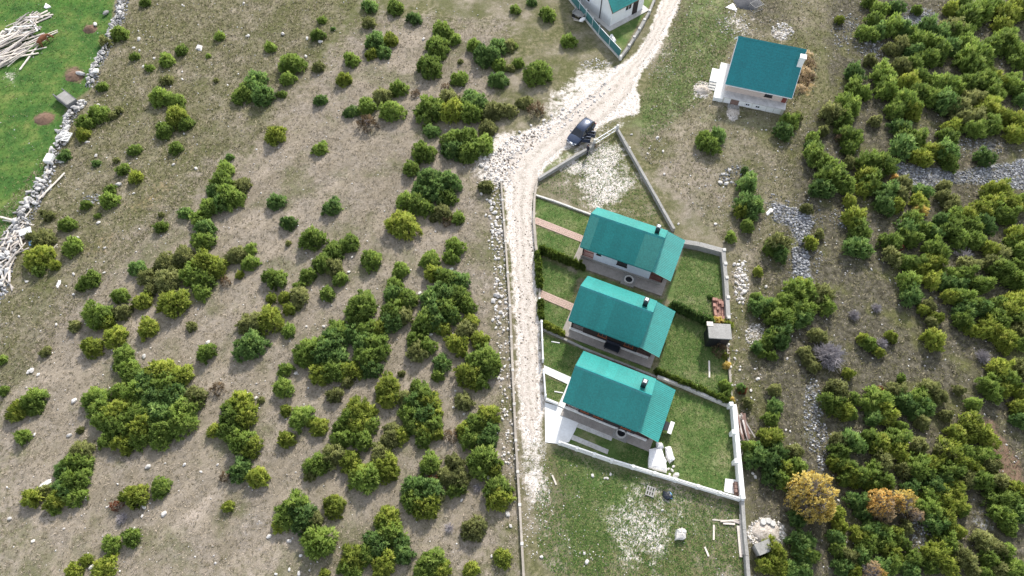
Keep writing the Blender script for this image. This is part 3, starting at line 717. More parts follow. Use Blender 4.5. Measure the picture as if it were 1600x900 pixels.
wall_run('garden_kerb', 'pale low wall running right from the lowest chalet to the garden corner', 'wall', [(1026,590),(1065,605),(1105,622),(1143,638)], .26, .5, M['concrete_pale'], 3.0)
wall_run('garden_kerb', 'brown stone edging with white posts along the right edge of the middle garden', 'kerb', [(1136,540),(1139,575),(1143,634)], .22, .25, M['concrete_brown'], 2.2, post=(.22,.15,M['concrete_pale'],.1))
wall_run('garden_wall', 'thick white painted garden wall on the right side of the lowest garden', 'wall', [(1143,637),(1147,680),(1151,725),(1156,780)], .42, 1.0, M['concrete_white'], 3.0, post=(.40,.1,M['concrete_white'],-.3))
wall_run('plot_wall', 'weathered grey concrete wall below the white garden corner', 'wall', [(1157,784),(1160,830),(1164,870),(1167,915)], .34, .7, M['concrete'], 2.6, vary=.12)
# white balustrade fence along the bottom of the lowest garden
def balustrade(name, label, pts, base_h, base_w, rail_h, seg, mbase, mrail, postw=.34, posth=.35, dense=.12, rails=True, group=None):
    W = [G(x, y) for x, y in pts]; O = W[0]; root = empty(name, O, 0, label, 'fence', group)
    for a, b in zip(W, W[1:]):
        d = b-a; L = d.length; k = max(1, round(L/seg)); u = d/L; v = Vector((-u.y,u.x,0)); rz = math.atan2(u.y, u.x)
        for i in range(k):
            p, q = a+u*(L*i/k)-O, a+u*(L*(i+1)/k)-O
            Mx = Matrix.Translation(p) @ Matrix.Rotation(rz, 4, 'Z'); l = (q-p).length
            MB().box((.01,-base_w/2,-.2), (l-.01,base_w/2,base_h+.004*(i % 3)), Mx).obj('wall_section', mbase, root)
            MB().box((-postw/2,-postw/2,-.21), (postw/2,postw/2,base_h+posth), Mx).obj('post', mrail, root, bevel=.02)
            if rails:
                mb = MB(); n = max(2, int(l/dense))
                mb.box((postw/2+.005,-.06,base_h+rail_h-.07), (l-postw/2-.005,.06,base_h+rail_h), Mx)
                for j in range(n):
                    x = postw/2+.06+(l-postw-.12)*j/(n-1); mb.box((x-.03,-.035,base_h+.012), (x+.03,.035,base_h+rail_h-.071), Mx)
                mb.obj('rail_panel', mrail, root)
    p = W[-1]-O; MB().box((p.x-postw/2,p.y-postw/2,-.21), (p.x+postw/2,p.y+postw/2,base_h+posth)).obj('post', mrail, root, bevel=.02)
    return root
balustrade('garden_fence', 'white balustrade fence with square posts along the bottom of the lowest garden', [(874,694),(955,722),(1157,783)], .48, .20, .46, 2.05, M['concrete_white'], M['concrete_white'], .28)
balustrade('roadside_fence', 'short white rail fence beside the road, above the white garden path', [(846,509),(848,566)], .18, .16, .75, 2.4, M['concrete_pale'], M['metal_white'], .2, .8, .16)
balustrade('roadside_fence', 'short white rail fence beside the road, below the white garden path', [(849,583),(852,622)], .18, .16, .75, 2.4, M['concrete_pale'], M['metal_white'], .2, .8, .16)
# lower driveway edge wall of the parking place
wall_run('driveway_wall', 'low white wall between the small front lawn and the white driveway', 'wall', [(852,625),(872,633)], .18, .55, M['concrete_white'], 2.5)
# green mesh fence of the white house
def mesh_fence():
    pts = [(880,-12),(905,19),(935,56),(968,92)]; W = [G(x, y) for x, y in pts]; O = W[0]
    root = empty('mesh_fence', O, 0, 'green mesh screen fence on white posts around the white house garden', 'fence')
    for a, b in zip(W, W[1:]):
        d = b-a; L = d.length; k = max(1, round(L/2.2)); u = d/L; rz = math.atan2(u.y, u.x)
        for i in range(k):
            p = a+u*(L*i/k)-O; Mx = Matrix.Translation(p) @ Matrix.Rotation(rz, 4, 'Z'); l = L/k
            MB().box((.03,-.012,.28), (l-.03,.012,1.55), Mx).obj('screen_panel', M['mesh_green'], root)
            MB().tube(p+Vector((0,0,-.1)), p+Vector((0,0,1.9)), .045, None, 6).obj('post', M['metal_white'], root)
            MB().box((0.005,-.12,-.2), (l-.005,.12,.26+.004*i), Mx).obj('wall_section', M['concrete_pale'], root)
            MB().box((0,-.03,1.555), (l,.03,1.60), Mx).obj('rail', M['metal_white'], root)
mesh_fence()
wall_run('stone_fence', 'low grey stone wall with white posts between the white house garden and the road', 'wall', [(969,93),(982,76),(998,50),(1014,22),(1022,2),(1030,-18)], .34, .55, M['concrete'], 2.4, post=(.36,.15,M['concrete_pale'],0), vary=.2)
# open field gate at the top of the triangular plot
def gate():
    a, b = G(930,226), G(962,206); root = empty('field_gate', a, 0, 'pale metal pole gate between two posts at the top of the triangular plot', 'gate'); d = b-a; up = Vector((0,0,1))
    mb = MB(); mb.bar(up*.95, d+up*.95, .07); mb.bar(up*.25, d+up*.25, .07); mb.bar(up*.2, up*1.0, .07); mb.bar(d+up*.2, d+up*1.0, .07); mb.obj('gate_frame', M['metal_white'], root)
    mb = MB(); n = 4
    for i in range(n): p, q = d*(i/n), d*((i+1)/n); mb.bar(p+up*(.25 if i % 2 else .95), q+up*(.95 if i % 2 else .25), .045)
    mb.obj('brace', M['metal_white'], root)
    for p in (-d.normalized()*.22, d+d.normalized()*.2): MB().box((p.x-.15,p.y-.15,-.2), (p.x+.15,p.y+.15,1.15)).obj('post', M['concrete_pale'], root, bevel=.02)
gate()

# ------------------------------------------------------------------ paths, driveway, slabs
def strip_px(name, pts, z0, z1, mtl, label, kind='structure'):
    mb = MB().prism(GP(pts), z0, z1); o = mb.obj(name, mtl); tag(o, label, None, None, kind); return o
strip_px('driveway', [(851,629),(872,635),(908,651),(899,672),(889,691),(873,694),(852,691)], -.1, .06, M['concrete_white'], 'white concrete driveway beside the road at the lowest chalet')
strip_px('garden_path', [(850,571),(893,590),(888,601),(850,583)], -.1, .055, M['concrete_white'], 'white concrete path to the lowest chalet')
strip_px('house_path', [(889,596),(902,601),(889,642),(872,634)], -.1, .142, M['concrete_white'], 'white concrete walk along the front of the lowest chalet')
strip_px('garden_strip', [(901,657),(958,681),(955,689),(897,666)], -.1, .05, M['concrete_pale'], 'upper pale concrete strip in the lawn beside the driveway')
strip_px('garden_strip', [(892,678),(951,703),(949,710),(888,685)], -.1, .05, M['concrete_pale'], 'lower pale concrete strip in the lawn beside the driveway')
def brick_path(a, b, wpx, label):
    A, B = G(*a), G(*b); d = B-A; L = d.length; u = d/L; v = Vector((-u.y,u.x,0)); o = strip = MB()
    wd = .95; base = MB(); c = [A-v*wd/2, B-v*wd/2, B+v*wd/2, A+v*wd/2]; base.prism(ccw([(p.x,p.y) for p in c]), -.1, .02)
    ob = base.obj('brick_path', M['concrete_brown']); tag(ob, label, None, None, 'structure')
    mb = MB(); r = random.Random(2); n = int(L/.23)
    for i in range(n):
        for j in range(4):
            p = A+u*(i*.23+.115+(.05 if j % 2 else 0))+v*((j-1.5)*.235); Mx = Matrix.Translation(p) @ Matrix.Rotation(math.atan2(u.y,u.x)+r.uniform(-.04,.04), 4, 'Z')
            mb.box((-.105,-.108,.0), (.105,.108,.045+r.uniform(0,.012)), Mx)
    s = mb.obj('paver', M['paver'], ob); s['kind'] = 'stuff'
brick_path((835,344), (911,374), 9, 'pinkish brick path to the uppermost chalet')
brick_path((842,458), (896,481), 9, 'pinkish brick path to the middle chalet')
# wells and covers
def well(px, py, label, square=True):
    p = G(px, py); root = empty('well_ring', p, H3.rotation_euler.z, label, 'well')
    MB().box((-.75,-.7,-.1), (.75,.7,.16)).obj('slab', M['concrete'], root)
    bm = bmesh.new(); n = 20; vs = []
    for r_, z in ((.52,.16),(.52,.42),(.40,.42),(.40,.20)): vs.append([bm.verts.new((math.cos(2*math.pi*i/n)*r_, math.sin(2*math.pi*i/n)*r_, z)) for i in range(n)])
    for q in range(3):
        for i in range(n): bm.faces.new((vs[q][i], vs[q][(i+1)%n], vs[q+1][(i+1)%n], vs[q+1][i]))
    me = bpy.data.meshes.new('ring'); bm.to_mesh(me); bm.free(); link('ring', me, root, mat=M['concrete_pale'])
    MB().tube((0,0,.161), (0,0,.22), .395, None, 20).obj('lid', M['metal_dark'], root)
well(970,678,'round concrete well ring with dark lid beside the lowest chalet')
well(982,439,'round concrete well ring with dark lid beside the uppermost chalet')

# flat-roofed garden shed
def shed():
    h = 2.25; P = [G(1107,513,h), G(1142,511,h), G(1144,523,h), G(1106,522,h)]
    a, b, d, c = G(1106.5,511,h), G(1142.5,513,h), G(1143,524,h), G(1107,521,h)
    cx = (a+b+c+d)/4; u = (b-a).normalized(); rz = math.atan2(u.y,u.x); wd = (b-a).length; dp = 1.75
    root = empty('garden_shed', (cx.x,cx.y,0), rz, 'small dark garden shed with pale flat roof at the right edge of the gardens', 'shed')
    w2, d2 = wd/2, dp/2
    MB().box((-w2+.12,-d2+.1,0), (w2-.12,d2-.1,h-.14)).obj('wall', M['metal_dark'], root)
    for i in range(10):
        x = -w2+.14+i*(wd-.28)/10; MB().box((x,-d2+.07,.05), (x+(wd-.28)/10-.03,-d2+.099,h-.16)).obj('wall_board', M['metal_dark'], root)
    MB().box((-w2,-d2,h-.138), (w2,d2,h)).obj('roof', M['concrete'], root, bevel=.02)
    MB().box((-w2-.1,d2-.35,h+.002), (-w2+.55,d2+.15,h+.05)).obj('roof_board', M['wood_pale'], root)
    dr = MB().box((.15,-d2+.04,.06), (.95,-d2+.069,1.95)).obj('door', M['wood_dark'], root); MB().box((.24,-d2-.01,1.0), (.30,-d2+.038,1.1)).obj('handle', M['rim'], dr)
shed()

# ------------------------------------------------------------------ stones
def ico(sub, seed, flat=.7, amp=.18):
    bm = bmesh.new(); bmesh.ops.create_icosphere(bm, subdivisions=sub, radius=1); r = random.Random(seed)
    for v in bm.verts:
        k = 1+r.uniform(-amp, amp); v.co = Vector((v.co.x*k, v.co.y*k*(.62+.05*(seed % 6)), v.co.z*k*flat)); v.co.x += .25*v.co.y*((seed % 3)-1)
    return bm
def rock_mesh(seed, flat=.7):
    bm = ico(2 if seed % 2 else 1, seed, flat, .24 if seed % 2 == 0 else .17); bmesh.ops.triangulate(bm, faces=bm.faces)
    me = bpy.data.meshes.new('rock'); bm.to_mesh(me); bm.free(); me.materials.append(M['stone']); return me
ROCK = [rock_mesh(i, .55+.05*(i % 4)) for i in range(8)]
bmx = ico(1, 3); _v = np.array([v.co[:] for v in bmx.verts]); _f = np.array([[v.index for v in f.verts] for f in bmx.faces]); bmx.free()
bmx = bmesh.new(); bmesh.ops.create_icosphere(bmx, subdivisions=1, radius=1); bmx.free()
_ov = np.array([(1,0,0),(-1,0,0),(0,1,0),(0,-1,0),(0,0,1),(0,0,-1)], float); _of = np.array([(0,2,4),(2,1,4),(1,3,4),(3,0,4),(2,0,5),(1,2,5),(3,1,5),(0,3,5)])
def in_poly_px(poly, n, seed):
    r = np.random.default_rng(seed); wp = [tuple(G(x, y)[:2]) for x, y in poly]; bx = [p[0] for p in wp]; by = [p[1] for p in wp]; out = []
    while sum(len(o) for o in out) < n:
        x = r.uniform(min(bx), max(bx), n*2); y = r.uniform(min(by), max(by), n*2); s = seg_sd(x, y, wp) > 0
        out.append(np.stack([x[s], y[s]], 1))
    return np.concatenate(out)[:n]
def stones_stuff(name, label, groups, mtl, seed, parent=None):
    """groups: (outline px, count, smallest, largest radius in metres)"""
    r = np.random.default_rng(seed); V = []; F = []; n0 = 0; C = []
    for k, (poly, n, r0, r1) in enumerate(groups):
        P = in_poly_px(poly, n, seed+k); n = len(P)
        s = r0+(r1-r0)*r.random(n)**2.6
        v = _ov[None]*(1+r.uniform(-.3, .3, (n,6,1)))*s[:,None,None]*np.array([1,1,.65]); a = r.uniform(0, 6.28, n); ca, sa = np.cos(a)[:,None], np.sin(a)[:,None]
        x = v[:,:,0]*ca-v[:,:,1]*sa*.8; y = v[:,:,0]*sa+v[:,:,1]*ca*.8; tl = r.normal(0, .3, (n,2)); z = v[:,:,2]+x*tl[:,:1]+y*tl[:,1:]
        q = np.stack([x+P[:,:1], y+P[:,1:], z+s[:,None]*.2], -1); V.append(q.reshape(-1,3))
        F.append((_of[None]+(n0+np.arange(n)*6)[:,None,None]).reshape(-1,3)); n0 += n*6
        C.append(np.repeat(r.uniform(.0, 1, n), 8))
    V = np.concatenate(V); F = np.concatenate(F); me = bpy.data.meshes.new(name)
    me.vertices.add(len(V)); me.vertices.foreach_set('co', V.astype(np.float32).ravel()); me.loops.add(F.size); me.loops.foreach_set('vertex_index', F.ravel())
    me.polygons.add(len(F)); me.polygons.foreach_set('loop_start', np.arange(0,F.size,3)); me.polygons.foreach_set('loop_total', np.full(len(F),3)); me.update()
    at = me.attributes.new('tint', 'FLOAT', 'FACE'); at.data.foreach_set('value', np.concatenate(C).astype(np.float32))
    me.materials.append(mtl); o = link(name, me, parent)
    o['kind'] = 'stuff'
    if label: o['label'] = label
    return o
def stone_stuff_mat(name, stops):
    m, t, b = base_mat(name); at = nn(t, 'ShaderNodeAttribute', attribute_name='tint'); t.links.new(ramp(t, at.outputs['Fac'], stops), b.inputs['Base Color']); b.inputs['Roughness'].default_value = 1; b.inputs['Specular IOR Level'].default_value = .1; return m
M['rub_white'] = stone_stuff_mat('white_rubble', [(0,(.44,.40,.355)),(.3,(.60,.56,.52)),(1,(.76,.73,.69))])
M['rub_grey'] = stone_stuff_mat('grey_rubble', [(0,(.11,.11,.115)),(.4,(.23,.233,.245)),(.8,(.36,.365,.38)),(1,(.58,.58,.59))])
M['rub_brown'] = stone_stuff_mat('brown_pebbles', [(0,(.16,.13,.10)),(.6,(.30,.25,.20)),(1,(.46,.40,.34))])
M['rub_mixed'] = stone_stuff_mat('field_stones', [(0,(.36,.34,.32)),(.5,(.56,.53,.50)),(1,(.78,.76,.73))])
SLOPE_W = [(210,0),(800,0),(770,240),(760,300),(795,500),(810,900),(0,900),(0,480),(110,240)]
stones_stuff('road_stones', 'loose white limestone stones along and beside the gravel road', [
  ([(752,250),(800,215),(900,165),(950,125),(960,140),(880,200),(820,240),(790,300),(760,280)], 700, .06, .26), ([(765,270),(783,290),(795,430),(800,520),(775,520),(768,380)], 420, .06, .26), ([(775,520),(800,520),(806,640),(812,760),(785,760),(782,640)], 260, .05, .22),
  ([(790,250),(835,290),(840,500),(848,690),(815,690),(800,400)], 350, .03, .08), ([(880,200),(985,130),(1000,175),(905,225),(850,262)], 400, .03, .10), ([(1030,20),(1060,0),(1010,100),(985,110)], 250, .04, .09), ([(815,690),(850,690),(862,790),(825,800)], 400, .03, .08),
  (ell(940,272,30,42), 420, .03, .12), (ell(905,265,26,22), 90, .03, .09), (ell(1008,826,32,38), 160, .03, .08), (ell(1097,141,13,13), 160, .06, .2), (ell(1146,176,9,13), 120, .06, .2), (ell(1197,833,30,24), 450, .05, .2), (ell(1150,38,34,20), 160, .06, .22), (ell(1222,50,18,14), 160, .08, .3),
  (ell(836,780,30,100), 420, .03, .10), (ell(1030,95,30,40), 160, .04, .12), (ell(1158,440,12,36), 170, .07, .3), (ell(1180,525,16,20), 200, .06, .2), (ell(930,100,26,8), 130, .06, .18), ([(870,830),(935,850),(930,895),(915,890)], 50, .04, .12)], M['rub_white'], 5)
stones_stuff('road_pebbles', 'brown pebbles and clods lying in the gravel of the road', [([(800,245),(830,290),(838,500),(843,690),(822,690),(810,470),(803,330)], 420, .05, .14), ([(866,196),(960,120),(995,150),(960,180),(890,225),(850,260)], 200, .04, .12), ([(752,250),(800,218),(850,200),(830,240),(790,285)], 300, .05, .2), ([(1014,60),(1040,30),(1040,50),(1000,105)], 60, .04, .1), (ell(940,275,34,46), 160, .05, .12)], M['rub_brown'], 8)
stones_stuff('scree', 'grey broken limestone lying in bands between the junipers', [(REG['scree'][0][0], 2300, .05, .22), (REG['scree'][1][0], 1100, .05, .26), (REG['scree'][2][0], 560, .06, .30), ([(1195,300),(1285,322),(1290,370),(1275,455),(1232,455),(1225,380),(1195,345)], 420, .05, .2), (ell(1270,650,15,60), 300, .05, .2), (ell(1285,700,12,40), 160, .05, .2), (ell(1430,35,34,24), 500, .05, .2), (ell(1322,50,24,30), 260, .05, .2), (ell(1365,78,28,15), 260, .05, .2), (ell(1150,275,28,16), 160, .05, .24), (ell(145,312,15,9), 80, .06, .22), (ell(1440,835,30,22), 160, .05, .18), (ell(1525,230,50,14), 260, .05, .18), (ell(1325,340,30,18), 160, .05, .18)], M['rub_grey'], 21)
stones_stuff('field_stones', 'small pale stones scattered over the dry slope and the scrub', [(SLOPE_W, 1900, .03, .15), ([(0,330),(110,200),(210,0),(420,0),(300,300),(120,480),(0,560)], 420, .04, .18), ([(1060,0),(1260,0),(1230,330),(1160,800),(1140,560),(1140,390),(1000,240)], 900, .04, .16), ([(1250,0),(1600,0),(1600,900),(1170,900),(1180,430)], 1800, .04, .16), ([(870,710),(1155,790),(1165,900),(880,900)], 320, .03, .10), ([(0,0),(170,0),(140,130),(90,210),(0,350)], 60, .04, .12)], M['rub_mixed'], 31)
# the larger rocks are things of their own
rr = random.Random(17)
ROCKS = []
def rocks(spots, label, group, mtl='stone_white'):
    for x, y, d in spots:
        r_ = d/PXM(x, y)/2*.88; p = G(x, y, r_*.3)
        o = link('limestone_rock', ROCK[rr.randrange(8)], None, p, (rr.uniform(-.3,.3), rr.uniform(-.3,.3), rr.uniform(0,6.28)), (r_*1.12, r_*1.12, r_*1.05), M[mtl]); tag(o, label, 'rock', group); ROCKS.append((o, x, y, 'large pale' if d > 8.5 else 'medium pale' if d > 6.5 else 'small pale' if d > 5.2 else 'tiny pale', 'rock', r_))
rocks([(752,303,8),(766,315,8),(772,318,9),(768,325,9),(773,332,8),(777,340,7),(765,338,6),(759,336,6),(761,312,6),(775,350,6),(770,362,9),(778,364,7),(782,362,6),(776,368,6),(769,372,6),(764,376,5),(781,378,6),(779,404,6),(783,418,6),(778,438,8),(782,444,7),(776,461,12),(771,470,10),(785,463,7),(781,472,7),(790,468,6),(775,480,7),(782,488,8),(778,496,8),(787,494,6),(770,500,6),(781,505,7),(775,512,6),(787,516,5),(783,540,5),(779,590,7),(785,592,7),(774,588,6),(793,588,6),(788,640,6),(792,648,6),(785,655,5)], 'white limestone boulder lying in the strip left of the low road wall', 'white boulders along the road wall')
rocks([(752,258,10),(757,248,7),(765,241,7),(760,262,9),(768,272,8),(778,278,7),(771,255,6),(782,232,6),(775,238,7),(792,222,6),(800,215,7),(812,206,6),(830,196,6),(850,188,7),(862,180,6),(880,170,6),(775,268,6),(758,276,6),(785,282,7)], 'white stone at the edge of the rubble fan where the road bends', 'white stones of the rubble fan')
rocks([(285,8,5),(217,61,8),(209,75,6),(218,79,5),(311,75,9),(388,56,9),(381,5,5),(285,124,6),(285,112,4),(224,104,6),(241,91,5),(442,53,9),(501,65,9),(480,60,7),(478,88,6),(662,61,6),(154,164,7),(135,222,6),(150,243,7),(185,288,11),(154,348,8),(121,371,7),(163,426,6),(209,302,5),(271,257,6),(306,263,6),(164,387,5),(115,428,6),(42,440,6),(115,460,7),(45,581,8),(50,579,10),(60,585,7),(44,582,5),(170,624,8),(116,626,9),(88,507,6),(134,504,6),(145,548,4),(225,557,8),(108,680,9),(54,679,7),(231,729,9),(288,726,6),(340,726,5),(314,737,5),(135,779,6),(225,792,9),(256,803,9),(222,806,6),(210,826,5),(245,757,6),(52,845,7),(143,886,11),(15,810,8),(100,826,5),(420,838,8),(452,845,9),(470,868,6),(452,890,6),(467,896,8),(431,897,6),(462,583,8),(673,523,7),(705,421,8),(656,458,8),(487,405,5),(609,745,6),(721,782,7),(763,746,9),(793,803,9),(798,822,6),(768,869,6),(628,855,6),(709,636,6),(725,647,5),(545,425,6),(550,402,5),(668,398,5),(479,510,5),(506,510,6),(325,535,8),(387,562,5),(386,615,6),(400,622,6),(560,642,4),(594,875,4)], 'pale limestone rock lying on the dry slope among the bushes', 'pale rocks scattered on the dry slope')
rocks([(1118,350,6),(1060,350,5),(1038,272,5),(1036,236,6),(1012,240,5),(1027,215,6),(983,231,6),(995,253,6),(987,210,5),(1125,285,9),(1130,272,7),(1140,266,7),(1135,287,8),(1204,331,8),(1147,413,9),(1155,420,8),(1161,430,8),(1150,432,7),(1160,440,7),(1197,448,7),(1163,456,9),(1130,502,6),(1148,560,6),(1184,592,7),(1156,578,5),(1173,610,6),(1230,560,5),(1156,650,5),(1176,740,6),(1180,745,6),(1310,782,5),(1228,672,5)], 'pale rock lying on the rough ground between the garden walls and the scrub wood', 'pale rocks beside the scrub wood')
rocks([(926,743,6),(949,747,5),(954,741,5),(945,747,5),(1035,797,6),(980,833,5),(846,870,6),(917,878,8),(913,865,6)], 'small white stone lying on the rough grass of the lowest plot', 'white stones on the lowest plot')
rocks([(1056,742,10),(1050,735,7),(1046,742,7),(1052,729,6),(1044,733,7)], 'cream boulder in the little pile beside the white tarpaulin', 'cream boulders by the tarpaulin')
rocks([(104,211-11,13),(97,252,9),(78,252,8)], 'large rounded pale boulder lying on top of the dry stone wall', 'large boulders on the dry stone wall', 'stone')

# dry stone walls along the pasture
def stone_wall(label, line, n, wpx, seed, r0=.14, r1=.42):
    r = random.Random(seed); W = [G(x, y) for x, y in line]; acc = [0]
    for a, b in zip(W, W[1:]): acc.append(acc[-1]+(b-a).length)
    root = empty('dry_stone_wall', W[0], 0, label, 'wall'); O = W[0]
    for k in range(n):
        s = r.uniform(0, acc[-1]); i = max(j for j in range(len(acc)-1) if acc[j] <= s); u = (W[i+1]-W[i]).normalized(); v = Vector((-u.y,u.x,0)); f = s/acc[-1]
        hw = (wpx[0]*(1-f)+wpx[1]*f); off = r.gauss(0, .42)*hw; p = W[i]+u*(s-acc[i])+v*off; rad = (r0+(r1-r0)*r.random()**2.6)*.9
        z = max(.05, .62*math.exp(-(off/hw)**2*1.6)*r.uniform(.3, 1.05))
        link('stone', ROCK[r.randrange(8)], root, (p.x-O.x, p.y-O.y, z), (r.uniform(-.6,.6), r.uniform(-.6,.6), r.uniform(0,6.28)), (rad*1.15, rad, rad*.9), M['stone'] if r.random() < .86 else M['stone_white'])
    poly = []
    P = [(W[j], (W[min(j+1, len(W)-1)]-W[max(j-1, 0)]).normalized()) for j in range(len(W))]
    for p, u in P: poly.append((p+Vector((-u.y,u.x,0))*wpx[0]*.8)[:2])
    for p, u in P[::-1]: poly.append((p-Vector((-u.y,u.x,0))*wpx[0]*.8)[:2])
    return root, poly
stone_wall('tumbled dry stone wall beside the pasture, upper stretch behind the soil mounds', [(196,-14),(190,15),(184,32),(174,48),(172,64),(160,85),(150,104),(143,122),(140,138)], 290, (.9,.55), 4, .12, .36)
stone_wall('tumbled dry stone wall with planks on it, lower stretch along the pasture edge', [(134,158),(118,172),(106,192),(98,212),(86,240),(76,268),(64,292),(48,318),(34,344),(24,366),(12,394),(4,420),(-4,450)], 290, (.7,1.5), 6, .16, .50)
for nm_, ln, c_ in (('wall_rubble', [(204,-10),(196,35),(180,50),(178,66),(162,100),(150,136),(134,138),(140,110),(158,76),(166,50),(178,30),(184,-10)], 700), ('wall_rubble', [(140,156),(120,184),(108,205),(98,232),(88,262),(76,292),(58,330),(44,360),(30,390),(20,420),(10,470),(-10,480),(-10,400),(6,370),(24,340),(48,305),(66,280),(74,262),(84,232),(96,196),(110,172)], 1500)):
    stones_stuff(nm_, 'small stones spilled along the foot of the dry stone wall', [(ln, c_, .06, .26)], M['rub_grey'], 50+c_)
# ------------------------------------------------------------------ plants: crown meshes (many small leaf faces), shared by the plants
def crown_mesh(name, ntuft, leaves, seed, tl, up=.55, lump=.22, wide=.34, inner=True, core=.62):
    r = np.random.default_rng(seed)
    V = []; T = []; N = []
    ph = r.uniform(0, 6.28, 6)
    def rad(d):
        a = np.arctan2(d[:,1], d[:,0])
        return 1 + lump*(.5*np.sin(2*a+ph[0]) + .5*np.sin(3*a+ph[1]+d[:,2]*2) + .35*np.sin(5*a+ph[2]) + .3*np.sin(4*d[:,2]+ph[3]+a))
    def layer(n, rs, lv, L, jit):
        i = np.arange(n)+.5
        z = 1 - 1.12*i/n; z = np.clip(z + r.normal(0, .05, n), -.12, 1)
        a = i*2.399963 + r.normal(0, .25, n)
        q = np.sqrt(np.clip(1-z*z, 0, 1))
        d = np.stack([np.cos(a)*q, np.sin(a)*q, z], 1)
        R0 = rad(d)*rs*r.uniform(.86, 1.08, n)
        P = d*R0[:,None]; P[:,2] = .12+.86*P[:,2]
        tint_t = np.clip(r.normal(.5, .22, n), .02, .98)
        nrm_t = d*np.array([.9, .9, .9]); nrm_t[:,2] += .95; nrm_t += r.normal(0, .28, nrm_t.shape)
        out = d*np.array([1, 1, .8]); out[:,2] += up; out /= np.linalg.norm(out, axis=1)[:,None]
        for k in range(lv):
            dr = out + r.normal(0, .52, (n, 3)); dr /= np.linalg.norm(dr, axis=1)[:,None]
            base = P - out*L*.45 + r.normal(0, jit, (n, 3))
            ln = L*r.uniform(.65, 1.3, n)[:,None]
            sd = np.cross(dr, r.normal(0, 1, (n, 3))); sd /= np.linalg.norm(sd, axis=1)[:,None]+1e-9
            wd = ln*wide*.5
            mid = base + dr*ln*.55
            tip = base + dr*ln
            gn = np.cross(mid-sd*wd-base, tip-base); fl = (gn*nrm_t).sum(1) < 0; sd = np.where(fl[:,None], -sd, sd)
            nq = nrm_t + r.normal(0, .30, nrm_t.shape); nq /= np.linalg.norm(nq, axis=1)[:,None]; N.append(np.repeat(nq[:,None], 4, 1))
            V.append(np.stack([base, mid-sd*wd, tip, mid+sd*wd], 1)); T.append(np.clip(tint_t + r.normal(0, .10, n), 0, 1))
    layer(ntuft, 1.0, leaves, tl, tl*.22)
    if inner: layer(max(6, int(ntuft*.5)), core, max(4, int(leaves*.6)), tl*1.25, tl*.3)
    V = np.concatenate(V).reshape(-1, 3); T = np.concatenate(T)
    n = len(T); me = bpy.data.meshes.new(name)
    me.vertices.add(n*4); me.vertices.foreach_set('co', V.astype(np.float32).ravel())
    me.loops.add(n*4); me.loops.foreach_set('vertex_index', np.arange(n*4))
    me.polygons.add(n); me.polygons.foreach_set('loop_start', np.arange(0, n*4, 4)); me.polygons.foreach_set('loop_total', np.full(n, 4))
    me.update()
    at = me.attributes.new('tint', 'FLOAT', 'FACE'); at.data.foreach_set('value', T.astype(np.float32))
    me.polygons.foreach_set('use_smooth', [True]*n)
    me.normals_split_custom_set_from_vertices(np.concatenate(N).reshape(-1, 3).tolist())
    me.materials.append(LEAF['g'])
    return me
CROWN = {
 's': [crown_mesh('crown_small', 40, 30, 10+i, .38, wide=.30) for i in range(4)],
 'm': [crown_mesh('crown_medium', 76, 30, 20+i, .28, wide=.30) for i in range(5)],
 'l': [crown_mesh('crown_large', 140, 28, 30+i, .21, wide=.30) for i in range(5)],
 'f': [crown_mesh('crown_upright', 84, 28, 40+i, .30, up=1.1, lump=.34, wide=.26) for i in range(6)],
 'thin': [crown_mesh('crown_thin', 60, 9, 60+i, .30, lump=.3, inner=False, wide=.3) for i in range(3)],
 'dec': [crown_mesh('crown_autumn', 300, 13, 70+i, .12, lump=.34, wide=.42, inner=False) for i in range(2)],
}
def trunk_mesh():
    mb = MB(); mb.tube((0,0,-.05), (.03,.02,.42), .075, .055, 6)
    for k in range(5):
        a = k*1.257+.3; mb.tube((.02,.01,.12+.05*k), (math.cos(a)*.5, math.sin(a)*.5, .55+.06*k), .035, .012, 4)
    return mb.mesh('trunk', M['bark'])
TRUNK = trunk_mesh()
def twig_mesh(name, n, seed, fork=3):
    r = random.Random(seed); mb = MB()
    for k in range(n):
        a = r.uniform(0, 6.28); e = r.uniform(.15, 1.45); L = r.uniform(.7, 1.05)
        q = Vector((math.cos(a)*math.cos(e)*L, math.sin(a)*math.cos(e)*L, math.sin(e)*L*.9)); p = Vector((q.x*.05, q.y*.05, 0))
        mid = p.lerp(q, .5) + Vector((r.uniform(-.06,.06), r.uniform(-.06,.06), .06))
        mb.tube(p, mid, .026, .018, 3, False); mb.tube(mid, q, .018, .008, 3, False)
        for j in range(fork):
            s0 = mid.lerp(q, r.uniform(0, .8)); mb.tube(s0, s0 + Vector((r.uniform(-.22,.22), r.uniform(-.22,.22), r.uniform(.02,.22))) + (q-p)*.12, .013, .006, 3, False)
    return mb.mesh(name, M['twig'])
TWIG = [twig_mesh('twigs', 95, 5+i) for i in range(3)]

